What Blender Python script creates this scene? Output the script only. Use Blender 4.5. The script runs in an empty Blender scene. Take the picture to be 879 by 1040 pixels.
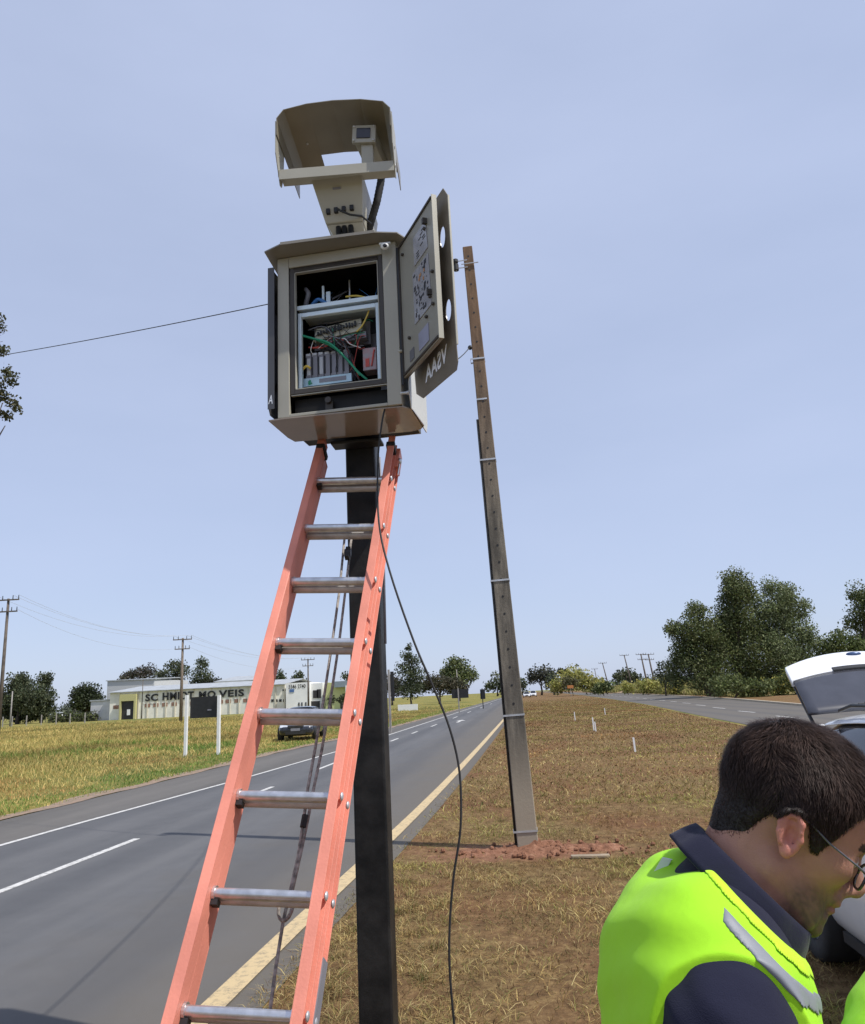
import bpy, bmesh, math, random
import numpy as np
from mathutils import Vector, Matrix
random.seed(7); rng = np.random.default_rng(7)
PI = math.pi
sc = bpy.context.scene
COL = sc.collection

# ---------------------------------------------------------------- camera
CAM = np.array([0.0, 0.0, 1.65])
YAW, PITCH, ROLL, FPX = 0.0973272, 0.2342666, -0.05, 780.0
_f = np.array([-math.sin(YAW)*math.cos(PITCH), math.cos(YAW)*math.cos(PITCH), math.sin(PITCH)])
_r0 = np.array([math.cos(YAW), math.sin(YAW), 0.0]); _u0 = np.cross(_r0, _f)
_r = _r0*math.cos(ROLL)+_u0*math.sin(ROLL); _u = -_r0*math.sin(ROLL)+_u0*math.cos(ROLL)
cd = bpy.data.cameras.new('camera'); cam = bpy.data.objects.new('camera', cd); COL.objects.link(cam)
mw = Matrix.Identity(4)
for i in range(3):
    mw[i][0] = _r[i]; mw[i][1] = _u[i]; mw[i][2] = -_f[i]; mw[i][3] = CAM[i]
cam.matrix_world = mw
cd.sensor_fit = 'VERTICAL'; cd.sensor_height = 24.0; cd.lens = FPX/1040*24.0
cd.clip_start = 0.05; cd.clip_end = 6000
sc.camera = cam
def ray(px, py): return _f+_r*(px-439.5)/FPX-_u*(py-520)/FPX
def at(px, py, Y):
    d = ray(px, py); return CAM+d*(Y/d[1])
def gnd(px, py, z=0.0):
    d = ray(px, py); return CAM+d*((z-CAM[2])/d[2])

# ---------------------------------------------------------------- light
SUN_TO = np.array([0.53, -0.20, 0.83]); SUN_TO /= np.linalg.norm(SUN_TO)
sc.view_settings.view_transform = 'Standard'; sc.view_settings.look = 'None'
sc.view_settings.gamma = 1; sc.view_settings.use_curve_mapping = False
sc.view_settings.exposure = 0.3
w = bpy.data.worlds.new('World'); sc.world = w; w.use_nodes = True
nt = w.node_tree; nt.nodes.clear()
out = nt.nodes.new('ShaderNodeOutputWorld'); bg = nt.nodes.new('ShaderNodeBackground')
sky = nt.nodes.new('ShaderNodeTexSky'); sky.sky_type = 'NISHITA'; sky.sun_disc = False
sky.sun_elevation = math.asin(SUN_TO[2]); sky.sun_rotation = math.atan2(SUN_TO[0], SUN_TO[1])
sky.altitude = 500; sky.air_density = 1.0; sky.dust_density = 1.2; sky.ozone_density = 2.5
tc = nt.nodes.new('ShaderNodeTexCoord')
mp = nt.nodes.new('ShaderNodeMapping'); mp.inputs['Scale'].default_value = (1.0, 1.4, 3.0); mp.inputs['Rotation'].default_value = (0.1, 0.15, 0.5)
nz = nt.nodes.new('ShaderNodeTexNoise'); nz.inputs['Scale'].default_value = 1.6; nz.inputs['Detail'].default_value = 7; nz.inputs['Roughness'].default_value = 0.52
cr = nt.nodes.new('ShaderNodeValToRGB'); cr.color_ramp.elements[0].position = 0.38; cr.color_ramp.elements[1].position = 0.78
cr.color_ramp.elements[0].color = (0.66,)*3+(1,); cr.color_ramp.elements[1].color = (0.80,)*3+(1,)
mx = nt.nodes.new('ShaderNodeMix'); mx.data_type = 'RGBA'
mx.inputs['B'].default_value = (4.9, 5.6, 7.6, 1)      # thin veil of high cloud
nt.links.new(tc.outputs['Generated'], mp.inputs['Vector']); nt.links.new(mp.outputs[0], nz.inputs['Vector'])
nt.links.new(nz.outputs['Fac'], cr.inputs[0]); nt.links.new(cr.outputs[0], mx.inputs['Factor'])
nt.links.new(sky.outputs[0], mx.inputs['A']); nt.links.new(mx.outputs['Result'], bg.inputs['Color'])
bg.inputs['Strength'].default_value = 0.10
nt.links.new(bg.outputs[0], out.inputs[0])
sl = bpy.data.lights.new('sun', 'SUN'); sl.energy = 3.6; sl.angle = math.radians(0.53); sl.color = (1, 0.955, 0.89)
so = bpy.data.objects.new('sun', sl); COL.objects.link(so)
so.rotation_euler = Vector(tuple(SUN_TO)).to_track_quat('Z', 'Y').to_euler(); so.location = (20, -10, 30)

# ---------------------------------------------------------------- materials
def mat(name, col, rough=0.6, metal=0.0, var=0.12, vscale=8.0, bump=0.0, bscale=60.0, col2=None, spec=0.5, coat=0.0, trans=0.0, alpha=1.0, detail=5, ramp=(0.35, 0.65)):
    m = bpy.data.materials.new(name); m.use_nodes = True
    n = m.node_tree; L = n.links; p = n.nodes['Principled BSDF']
    p.inputs['Roughness'].default_value = rough; p.inputs['Metallic'].default_value = metal
    p.inputs['Specular IOR Level'].default_value = spec; p.inputs['Coat Weight'].default_value = coat
    p.inputs['Transmission Weight'].default_value = trans; p.inputs['Alpha'].default_value = alpha
    t = n.nodes.new('ShaderNodeTexCoord')
    z = n.nodes.new('ShaderNodeTexNoise'); z.inputs['Scale'].default_value = vscale; z.inputs['Detail'].default_value = detail
    L.new(t.outputs['Object'], z.inputs['Vector'])
    r = n.nodes.new('ShaderNodeValToRGB'); r.color_ramp.elements[0].position = ramp[0]; r.color_ramp.elements[1].position = ramp[1]
    a = [c*(1-var) for c in col]; b = list(col2) if col2 else [min(1, c*(1+var)) for c in col]
    r.color_ramp.elements[0].color = (*a, 1); r.color_ramp.elements[1].color = (*b, 1)
    L.new(z.outputs['Fac'], r.inputs[0]); L.new(r.outputs[0], p.inputs['Base Color'])
    if bump:
        z2 = n.nodes.new('ShaderNodeTexNoise'); z2.inputs['Scale'].default_value = bscale; z2.inputs['Detail'].default_value = 4
        L.new(t.outputs['Object'], z2.inputs['Vector'])
        bp = n.nodes.new('ShaderNodeBump'); bp.inputs['Strength'].default_value = bump; bp.inputs['Distance'].default_value = 0.01
        L.new(z2.outputs['Fac'], bp.inputs['Height']); L.new(bp.outputs[0], p.inputs['Normal'])
    m['ramp'] = r.name; m['noise'] = z.name
    return m
def attrmat(name, rough=0.7, trans=0.0, attr='col', spec=0.3):
    m = bpy.data.materials.new(name); m.use_nodes = True; n = m.node_tree; p = n.nodes['Principled BSDF']
    a = n.nodes.new('ShaderNodeAttribute'); a.attribute_name = attr
    n.links.new(a.outputs['Color'], p.inputs['Base Color']); p.inputs['Roughness'].default_value = rough
    p.inputs['Specular IOR Level'].default_value = spec
    if trans:
        o = n.nodes['Material Output']; tr = n.nodes.new('ShaderNodeBsdfTranslucent'); ms = n.nodes.new('ShaderNodeMixShader')
        ms.inputs[0].default_value = trans; n.links.new(a.outputs['Color'], tr.inputs['Color'])
        n.links.new(p.outputs[0], ms.inputs[1]); n.links.new(tr.outputs[0], ms.inputs[2]); n.links.new(ms.outputs[0], o.inputs['Surface'])
    return m

M = {}
M['beige'] = mat('beige_paint', (0.40, 0.385, 0.32), 0.42, var=0.05, vscale=4, bump=0.05, bscale=250)
M['beige_shade'] = mat('beige_paint_shaded', (0.255, 0.235, 0.195), 0.28, var=0.08, vscale=3, bump=0.02, bscale=60)  # darker copy of the beige, underside shade put into the colour
M['shade_in'] = mat('interior_shade', (0.012, 0.011, 0.010), 0.5, var=0.3, spec=0.3)  # shade inside the cabinet put into a near-black base colour
M['gasket'] = mat('brown_gasket', (0.050, 0.042, 0.034), 0.5)
M['iceblue'] = mat('pale_blue_steel', (0.72, 0.86, 0.95), 0.4, var=0.05)
M['black_pole'] = mat('black_pole_paint', (0.009, 0.0095, 0.010), 0.5, var=0.5, vscale=9, bump=0.12, bscale=40, spec=0.3, col2=(0.022, 0.021, 0.020))
M['black'] = mat('black_plastic', (0.015, 0.015, 0.016), 0.5, var=0.2)
M['rubber'] = mat('rubber', (0.02, 0.02, 0.02), 0.7, var=0.3)
M['orange'] = mat('orange_fibreglass', (0.70, 0.25, 0.18), 0.5, var=0.12, vscale=5, bump=0.12, bscale=120, spec=0.35)
M['alu'] = mat('aluminium', (0.62, 0.62, 0.63), 0.33, 0.85, var=0.14, vscale=30, bump=0.03, bscale=150)
M['alu_dull'] = mat('dull_aluminium', (0.5, 0.48, 0.46), 0.5, 0.6, var=0.15, vscale=20)
M['rope'] = mat('rope_grey', (0.27, 0.245, 0.22), 0.85, var=0.45, vscale=60)
M['white'] = mat('white_paint', (0.8, 0.8, 0.78), 0.5, var=0.05)
M['lettering'] = mat('white_lettering', (0.8, 0.84, 0.9), 0.5, var=0.03)
M['galv'] = mat('galvanised', (0.55, 0.56, 0.57), 0.4, 0.5, var=0.15)
M['glass_dark'] = mat('dark_lens', (0.03, 0.03, 0.04), 0.08, var=0.1)
M['plastic_grey'] = mat('grey_plastic', (0.22, 0.22, 0.25), 0.5, var=0.1)
M['plastic_olive'] = mat('olive_plastic', (0.40, 0.38, 0.29), 0.5, var=0.2, vscale=50)
M['plastic_clear'] = mat('clear_pinkish_plastic', (0.42, 0.40, 0.42), 0.3, var=0.2, vscale=60, col2=(0.42, 0.24, 0.25))
M['yellow'] = mat('yellow_cable', (0.75, 0.55, 0.1), 0.5)
M['green'] = mat('green_cable', (0.02, 0.30, 0.16), 0.5)
M['red'] = mat('red_cable', (0.55, 0.08, 0.06), 0.5)
M['blue'] = mat('blue_cable', (0.08, 0.25, 0.6), 0.5)
M['paper'] = mat('label_sheet', (0.40, 0.40, 0.43), 0.25, var=0.1, vscale=20)
M['print'] = mat('label_print', (0.05, 0.05, 0.06), 0.5)
M['print2'] = mat('label_print_orange', (0.5, 0.24, 0.1), 0.5)
M['pale_blue'] = mat('pale_blue_label', (0.45, 0.62, 0.72), 0.4, var=0.08)

# ---------------------------------------------------------------- mesh helpers
class B:
    def __init__(s, fr=None):
        s.v = []; s.f = []; s.fr = fr
    def P(s, p):
        if s.fr is None: return tuple(p)
        o, a, b, c = s.fr; return tuple(o+a*p[0]+b*p[1]+c*p[2])
    def add(s, vs, fs):
        k = len(s.v); s.v += [s.P(p) for p in vs]; s.f += [tuple(i+k for i in f) for f in fs]; return s
    def box(s, x0, x1, y0, y1, z0, z1):
        vs = [(x, y, z) for z in (z0, z1) for y in (y0, y1) for x in (x0, x1)]
        return s.add(vs, [(0, 2, 3, 1), (4, 5, 7, 6), (0, 1, 5, 4), (2, 6, 7, 3), (0, 4, 6, 2), (1, 3, 7, 5)])
    def hexa(s, p8):
        return s.add(p8, [(0, 2, 3, 1), (4, 5, 7, 6), (0, 1, 5, 4), (2, 6, 7, 3), (0, 4, 6, 2), (1, 3, 7, 5)])
    def bar(s, p, q, w, h, up=(0, 0, 1), w2=None, h2=None):
        p = np.array(p, float); q = np.array(q, float); d = q-p; d /= np.linalg.norm(d)
        a = np.cross(d, up); a /= np.linalg.norm(a); b = np.cross(a, d); w2 = w2 or w; h2 = h2 or h
        vs = [p+a*i*w/2+b*j*h/2 for j in (-1, 1) for i in (-1, 1)]+[q+a*i*w2/2+b*j*h2/2 for j in (-1, 1) for i in (-1, 1)]
        return s.add(vs, [(0, 1, 3, 2), (4, 6, 7, 5), (0, 4, 5, 1), (1, 5, 7, 3), (3, 7, 6, 2), (2, 6, 4, 0)])
    def tube(s, pts, r, n=8, cap=True):
        pts = [np.array(p, float) for p in pts]; m = len(pts)
        rr = r if hasattr(r, '__len__') else [r]*m
        vs = []; ref = None
        for i in range(m):
            d = pts[min(i+1, m-1)]-pts[max(i-1, 0)]; d = d/(np.linalg.norm(d)+1e-12)
            if ref is None: ref = np.array([0, 0, 1.0]) if abs(d[2]) < 0.9 else np.array([1.0, 0, 0])
            a = ref-d*(ref@d); a /= np.linalg.norm(a)+1e-12; ref = a; b = np.cross(d, a)
            vs += [pts[i]+(a*math.cos(t)+b*math.sin(t))*rr[i] for t in np.arange(n)*2*PI/n]
        fs = [(i*n+j, i*n+(j+1) % n, (i+1)*n+(j+1) % n, (i+1)*n+j) for i in range(m-1) for j in range(n)]
        if cap: fs += [tuple(range(n))[::-1], tuple(range((m-1)*n, m*n))]
        return s.add(vs, fs)
    def prism(s, poly, d):
        """poly: list of 3d points (planar), d: extrusion vector"""
        n = len(poly); poly = [np.array(p, float) for p in poly]; d = np.array(d, float)
        vs = poly+[p+d for p in poly]
        fs = [tuple(range(n))[::-1], tuple(range(n, 2*n))]+[(i, (i+1) % n, n+(i+1) % n, n+i) for i in range(n)]
        return s.add(vs, fs)
    def ball(s, c, r, n=8, m=6):
        c = np.array(c, float); r = np.array(r)*np.ones(3); vs = []; fs = []
        for i in range(m+1):
            t = PI*i/m
            for j in range(n):
                a = 2*PI*j/n; vs.append(c+r*np.array([math.sin(t)*math.cos(a), math.sin(t)*math.sin(a), math.cos(t)]))
        for i in range(m):
            for j in range(n): fs.append((i*n+j, (i+1)*n+j, (i+1)*n+(j+1) % n, i*n+(j+1) % n))
        return s.add(vs, fs)

ORI = {}
def origin(parent): return np.array(ORI.get(parent.name, (0, 0, 0)), float) if parent else np.zeros(3)
def pieces(b):
    par = list(range(len(b.v)))
    def fd(i):
        while par[i] != i: par[i] = par[par[i]]; i = par[i]
        return i
    for f in b.f:
        a = fd(f[0])
        for j in f[1:]: par[fd(j)] = a
    g = {}
    for f in b.f: g.setdefault(fd(f[0]), []).append(f)
    out = []
    for fs in g.values():
        ids = sorted({i for f in fs for i in f}); ix = {i: k for k, i in enumerate(ids)}; c = B(); c.v = [b.v[i] for i in ids]; c.f = [tuple(ix[i] for i in f) for f in fs]; out.append(c)
    return out
def mke(name, b, m, parent=None, **k):
    r = None
    for c in pieces(b): r = mk(name, c, m, parent, **k)
    return r
def mk(name, b, m, parent=None, bevel=0, smooth=False, org=None, kind=None, label=None):
    me = bpy.data.meshes.new(name)
    o0 = origin(parent) if parent else (np.array(org, float) if org is not None else np.zeros(3))
    vs = (np.array(b.v, float)-o0); me.from_pydata([tuple(v) for v in vs], [], b.f)
    bm = bmesh.new(); bm.from_mesh(me); bmesh.ops.remove_doubles(bm, verts=bm.verts, dist=1e-6); bmesh.ops.recalc_face_normals(bm, faces=bm.faces)
    bm.to_mesh(me); bm.free()
    if smooth:
        for p in me.polygons: p.use_smooth = True
    me.materials.append(m if not isinstance(m, str) else M[m])
    o = bpy.data.objects.new(name, me); COL.objects.link(o)
    if parent: o.parent = parent; ORI[o.name] = tuple(o0)
    elif org is not None: o.location = tuple(o0); ORI[o.name] = tuple(o0)
    else: ORI[o.name] = (0, 0, 0)
    if bevel:
        md = o.modifiers.new('bevel', 'BEVEL'); md.width = bevel; md.segments = 2; md.limit_method = 'ANGLE'; md.angle_limit = 0.6
        if not smooth:
            for p in me.polygons: p.use_smooth = True
            md.harden_normals = True
    if kind: o['kind'] = kind
    if label: o['label'] = label
    return o
def tag(o, label, cat, group=None, kind=None):
    if label: o['label'] = label
    if cat: o['category'] = cat
    if group: o['group'] = group
    if kind: o['kind'] = kind
    return o
def thing(name, loc, label, cat, group=None):
    o = bpy.data.objects.new(name, None); COL.objects.link(o); o.location = tuple(loc); o.empty_display_size = 0.1
    ORI[o.name] = tuple(loc); return tag(o, label, cat, group)
def dup(root, loc, rotz=0, scale=1, label=None, cat=None):
    def cp(o, par):
        c = o.copy(); COL.objects.link(c); c.parent = par
        for ch in list(o.children): cp(ch, c)
        return c
    r = cp(root, None); r.location = tuple(loc); r.rotation_euler = (0, 0, rotz)
    r.scale = (scale,)*3
    if label: r['label'] = label
    return r
def npmesh(name, V, F, m, col=None, parent=None, org=None, kind=None, smooth=False):
    me = bpy.data.meshes.new(name); V = np.asarray(V, np.float32); F = np.asarray(F, np.int32)
    o0 = origin(parent) if parent else (np.array(org, float) if org is not None else np.zeros(3))
    V = V-o0.astype(np.float32)
    me.vertices.add(len(V)); me.vertices.foreach_set('co', V.ravel())
    k = F.shape[1]; me.loops.add(F.size); me.loops.foreach_set('vertex_index', F.ravel())
    me.polygons.add(len(F)); me.polygons.foreach_set('loop_start', np.arange(0, F.size, k, dtype=np.int32)); me.polygons.foreach_set('loop_total', np.full(len(F), k, np.int32))
    if smooth: me.polygons.foreach_set('use_smooth', np.ones(len(F), bool))
    me.update(calc_edges=True)
    if col is not None:
        a = me.color_attributes.new('col', 'FLOAT_COLOR', 'POINT'); c = np.ones((len(V), 4), np.float32); c[:, :3] = col; a.data.foreach_set('color', c.ravel())
    me.materials.append(m)
    o = bpy.data.objects.new(name, me); COL.objects.link(o)
    if parent: o.parent = parent; ORI[o.name] = tuple(o0)
    elif org is not None: o.location = tuple(o0)
    if kind: o['kind'] = kind
    return o
def fill_poly(b2, outer, holes, to3, thick):
    """planar sheet with real holes; to3(s,z,t)->3d"""
    bm = bmesh.new()
    for loop in [outer]+holes:
        vs = [bm.verts.new((p[0], p[1], 0)) for p in loop]
        for i in range(len(vs)): bm.edges.new((vs[i], vs[(i+1) % len(vs)]))
    bmesh.ops.triangle_fill(bm, use_beauty=True, use_dissolve=False, edges=bm.edges[:])
    r = bmesh.ops.extrude_face_region(bm, geom=bm.faces[:])
    for e in r['geom']:
        if isinstance(e, bmesh.types.BMVert): e.co.z = thick
    bm.verts.index_update()
    b2.add([to3(v.co.x, v.co.y, v.co.z) for v in bm.verts], [tuple(v.index for v in f.verts) for f in bm.faces]); bm.free()
    return b2
def text_verts(txt, size, shear=0.0, spacing=1.0, bold=0.012):
    cu = bpy.data.curves.new('tmp', 'FONT'); cu.body = txt; cu.size = size; cu.shear = shear; cu.space_character = spacing; cu.offset = size*bold
    cu.resolution_u = 3
    o = bpy.data.objects.new('tmp', cu); me = bpy.data.meshes.new_from_object(o)
    vs = [tuple(v.co) for v in me.vertices]; fs = [tuple(p.vertices) for p in me.polygons]
    bpy.data.objects.remove(o); bpy.data.curves.remove(cu); bpy.data.meshes.remove(me)
    return vs, fs
def noise2(x, y, s, seed=0):
    """smooth value noise"""
    x = np.asarray(x)/s; y = np.asarray(y)/s; xi = np.floor(x).astype(int); yi = np.floor(y).astype(int); fx = x-xi; fy = y-yi
    fx = fx*fx*(3-2*fx); fy = fy*fy*(3-2*fy)
    def h(a, b): v = np.sin(a*127.1+b*311.7+seed*74.7)*43758.5453; return v-np.floor(v)
    return (h(xi, yi)*(1-fx)+h(xi+1, yi)*fx)*(1-fy)+(h(xi, yi+1)*(1-fx)+h(xi+1, yi+1)*fx)*fy

# ================================================================ GROUND
def interp(tab, y):
    ys = [t[0] for t in tab]; xs = [t[1] for t in tab]; return np.interp(y, ys, xs)
YEL = [(-20, -1.95), (4.7, -1.86), (8.3, -1.72), (11.2, -1.62), (16.4, -1.5), (26, -1.34), (47, -1.05), (90, -0.6), (250, 0.6), (900, 6)]
WHT = [(-20, -7.3), (7, -7.05), (12.9, -6.78), (17.2, -6.45), (26.6, -6.05), (37, -5.97), (53, -5.86), (80, -5.7), (112, -5.3), (173, -4.85), (250, -4.2), (900, 1.2)]
GRS = [(-20, -8.7), (12, -8.55), (18, -8.4), (27, -8.3), (34, -7.8), (42, -7.2), (68, -6.8), (150, -6.3), (250, -5.4), (900, 0)]
DSH = [(-20, -5.2), (8, -5.12), (16, -5.08), (31, -5.05), (45, -4.85), (90, -4.5), (250, -3), (900, 2.6)]
RN = [(-40, 7.4), (20, 8.0), (30, 8.35), (44, 9.15), (68, 10.8), (110, 12.4), (193, 14.9), (300, 17), (900, 20)]
RF = [(-40, 13.8), (20, 14.2), (49, 16.3), (70, 18.4), (103, 20.3), (170, 22.5), (244, 23), (900, 28)]
def graded(name, mfun):
    m = bpy.data.materials.new(name); m.use_nodes = True; mfun(m.node_tree, m.node_tree.nodes['Principled BSDF']); return m
def N_(n, t, **k):
    x = n.nodes.new(t)
    for a, v in k.items():
        if a.startswith('i_'): x.inputs[a[2:].replace('_', ' ')].default_value = v
        else: setattr(x, a, v)
    return x
def ramp(n, fac, stops):
    r = n.nodes.new('ShaderNodeValToRGB'); e = r.color_ramp.elements
    while len(e) < len(stops): e.new(0.5)
    for k, (p, c) in enumerate(stops): e[k].position = p; e[k].color = (*c, 1)
    n.links.new(fac, r.inputs[0]); return r.outputs[0]
def noise(n, scale, detail=6, rough=0.6, vec=None, dist=0.0):
    z = n.nodes.new('ShaderNodeTexNoise'); z.inputs['Scale'].default_value = scale; z.inputs['Detail'].default_value = detail; z.inputs['Roughness'].default_value = rough
    z.inputs['Distortion'].default_value = dist
    if vec is None:
        g = n.nodes.new('ShaderNodeNewGeometry'); vec = g.outputs['Position']
    n.links.new(vec, z.inputs['Vector']); return z.outputs['Fac']
def mixc(n, fac, a, b):
    m_ = n.nodes.new('ShaderNodeMix'); m_.data_type = 'RGBA'; L = n.links
    for s, v in (('Factor', fac), ('A', a), ('B', b)):
        if hasattr(v, 'links') or hasattr(v, 'is_linked'): L.new(v, m_.inputs[s])
        else: m_.inputs[s].default_value = v if s == 'Factor' else (*v, 1)
    return m_.outputs['Result']
def bumpn(n, p, h, st=0.5, dist=0.02):
    b = n.nodes.new('ShaderNodeBump'); b.inputs['Strength'].default_value = st; b.inputs['Distance'].default_value = dist
    n.links.new(h, b.inputs['Height']); n.links.new(b.outputs[0], p.inputs['Normal'])
def g_median(n, p):
    big = noise(n, 0.55, 6, 0.65); fine = noise(n, 9, 8, 0.75); mid = noise(n, 2.2, 5, 0.6)
    c1 = ramp(n, fine, [(0.28, (0.075, 0.045, 0.022)), (0.5, (0.175, 0.115, 0.052)), (0.75, (0.36, 0.26, 0.115))])
    c2 = ramp(n, fine, [(0.3, (0.09, 0.045, 0.023)), (0.55, (0.18, 0.095, 0.048)), (0.8, (0.32, 0.20, 0.10))])
    f = ramp(n, big, [(0.42, (0, 0, 0)), (0.62, (1, 1, 1))])
    c = mixc(n, f, c1, c2)
    g = ramp(n, mid, [(0.55, (0, 0, 0)), (0.8, (0.45, 0.45, 0.45))])
    c = mixc(n, g, c, (0.11, 0.115, 0.05))
    # soil spilled round the foot of the pole
    gg = n.nodes.new('ShaderNodeNewGeometry'); vm = n.nodes.new('ShaderNodeMapping'); vm.inputs['Location'].default_value = (0.10*0.65+0.02*0.65, -8.75*1.4, 0); vm.inputs['Scale'].default_value = (0.65, 1.4, 0)
    n.links.new(gg.outputs['Position'], vm.inputs['Vector']); ln = n.nodes.new('ShaderNodeVectorMath'); ln.operation = 'LENGTH'; n.links.new(vm.outputs[0], ln.inputs[0])
    ad = n.nodes.new('ShaderNodeMath'); ad.operation = 'MULTIPLY_ADD'; ad.inputs[1].default_value = 1.6; n.links.new(noise(n, 2.6, 7, 0.7), ad.inputs[0]); n.links.new(ln.outputs['Value'], ad.inputs[2])
    pm = ramp(n, ad.outputs[0], [(0.0, (1, 1, 1)), (0.97, (1, 1, 1)), (1.0, (0, 0, 0))])
    mr = n.nodes.new('ShaderNodeMapRange'); mr.inputs[1].default_value = 1.05; mr.inputs[2].default_value = 1.6; mr.inputs[3].default_value = 1; mr.inputs[4].default_value = 0; n.links.new(ad.outputs[0], mr.inputs[0])
    soil = ramp(n, fine, [(0.3, (0.13, 0.06, 0.035)), (0.55, (0.28, 0.14, 0.09)), (0.8, (0.42, 0.26, 0.17))])
    c = mixc(n, mr.outputs[0], c, soil)
    n.links.new(c, p.inputs['Base Color']); p.inputs['Roughness'].default_value = 0.95; p.inputs['Specular IOR Level'].default_value = 0.1
    bumpn(n, p, fine, 0.9, 0.03)
def g_field(n, p):
    big = noise(n, 0.12, 5, 0.6); fine = noise(n, 5, 8, 0.75)
    c1 = ramp(n, fine, [(0.3, (0.14, 0.115, 0.03)), (0.7, (0.42, 0.33, 0.10))])
    c2 = ramp(n, fine, [(0.3, (0.06, 0.09, 0.025)), (0.7, (0.17, 0.19, 0.06))])
    c = mixc(n, ramp(n, big, [(0.4, (0, 0, 0)), (0.62, (1, 1, 1))]), c1, c2)
    n.links.new(c, p.inputs['Base Color']); p.inputs['Roughness'].default_value = 0.95; p.inputs['Specular IOR Level'].default_value = 0.1
    bumpn(n, p, fine, 0.8, 0.05)
def g_soil(n, p):
    fine = noise(n, 14, 8, 0.75)
    c = ramp(n, fine, [(0.3, (0.13, 0.06, 0.035)), (0.55, (0.29, 0.145, 0.09)), (0.8, (0.44, 0.27, 0.18))])
    n.links.new(c, p.inputs['Base Color']); p.inputs['Roughness'].default_value = 0.95; p.inputs['Specular IOR Level'].default_value = 0.1
    bumpn(n, p, fine, 1.0, 0.03)
def asphalt(dark, light):
    def f(n, p):
        g = n.nodes.new('ShaderNodeNewGeometry'); mp_ = n.nodes.new('ShaderNodeMapping'); mp_.inputs['Scale'].default_value = (1.3, 0.10, 1); mp_.inputs['Rotation'].default_value = (0, 0, -0.02)
        n.links.new(g.outputs['Position'], mp_.inputs['Vector'])
        st = noise(n, 1.3, 5, 0.55, mp_.outputs[0]); fine = noise(n, 160, 3, 0.7); mid = noise(n, 3, 6, 0.65)
        c = ramp(n, st, [(0.32, dark), (0.68, light)])
        c = mixc(n, ramp(n, mid, [(0.35, (0, 0, 0)), (0.75, (0.35,)*3)]), c, tuple(x*1.25 for x in light))
        c = mixc(n, ramp(n, fine, [(0.38, (0, 0, 0)), (0.66, (0.6,)*3)]), c, (0.15, 0.145, 0.135))
        sp = n.nodes.new('ShaderNodeSeparateXYZ'); n.links.new(g.outputs['Position'], sp.inputs[0])
        ed = n.nodes.new('ShaderNodeMath'); ed.operation = 'MULTIPLY_ADD'; ed.inputs[1].default_value = 2.2; n.links.new(noise(n, 0.9, 6, 0.65), ed.inputs[0]); n.links.new(sp.outputs['X'], ed.inputs[2])
        em = n.nodes.new('ShaderNodeMapRange'); em.inputs[1].default_value = -2.6; em.inputs[2].default_value = -0.6; em.inputs[3].default_value = 0; em.inputs[4].default_value = 0.75; n.links.new(ed.outputs[0], em.inputs[0])
        c = mixc(n, em.outputs[0], c, (0.125, 0.108, 0.085))
        # wheel tracks polished darker and a few tar seams
        wv = n.nodes.new('ShaderNodeTexWave'); wv.wave_type = 'BANDS'; wv.bands_direction = 'X'; wv.inputs['Scale'].default_value = 0.17; wv.inputs['Distortion'].default_value = 0.6; n.links.new(g.outputs['Position'], wv.inputs['Vector'])
        c = mixc(n, ramp(n, wv.outputs['Fac'], [(0.55, (0, 0, 0)), (0.95, (0.3,)*3)]), c, tuple(x*0.85 for x in dark))
        n.links.new(c, p.inputs['Base Color']); p.inputs['Roughness'].default_value = 0.82; p.inputs['Specular IOR Level'].default_value = 0.35
        bumpn(n, p, fine, 0.35, 0.006)
    return f
G_med = graded('dry_median_ground', g_median); G_fld = graded('field_ground', g_field); G_soil = graded('red_soil', g_soil)
G_edge = graded('edge_soil', lambda n, p: (n.links.new(ramp(n, noise(n, 8, 7, 0.7), [(0.35, (0.15, 0.12, 0.06)), (0.55, (0.30, 0.19, 0.11)), (0.8, (0.42, 0.28, 0.17))]), p.inputs['Base Color'])))
A_road = graded('asphalt', asphalt((0.062, 0.065, 0.073), (0.108, 0.109, 0.114))); A_sh = graded('shoulder_asphalt', asphalt((0.082, 0.076, 0.068), (0.13, 0.118, 0.104)))
def paint(c, wear=0.5):
    def f(n, p):
        z = noise(n, 18, 8, 0.8)
        n.links.new(mixc(n, ramp(n, z, [(0.28, (1, 1, 1)), (0.28+0.3*wear, (0, 0, 0))]), c, (0.10, 0.095, 0.085)), p.inputs['Base Color']); p.inputs['Roughness'].default_value = 0.7
    return f
P_white = graded('road_paint_white', paint((0.60, 0.59, 0.56), 0.85)); P_yel = graded('road_paint_cream', paint((0.54, 0.41, 0.22), 0.75))

YS = [-20, 0, 2, 4, 6, 8, 10, 12, 15, 18, 22, 27, 33, 40, 50, 62, 75, 90, 110, 140, 180, 230, 300, 400, 560, 900]
def strip(name, f0, f1, z, m, label, z1=None, ys=YS, kind='structure'):
    b = B(); vs = []
    for y in ys:
        a, c = f0(y), f1(y)
        for t in (0, .25, .5, .75, 1): vs.append((a+(c-a)*t, y, z))
    n = len(ys); fs = [(i*5+j, i*5+j+1, (i+1)*5+j+1, (i+1)*5+j) for i in range(n-1) for j in range(4)]
    b.add(vs, fs); o = mk(name, b, m, kind=kind); o['label'] = label; return o
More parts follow.
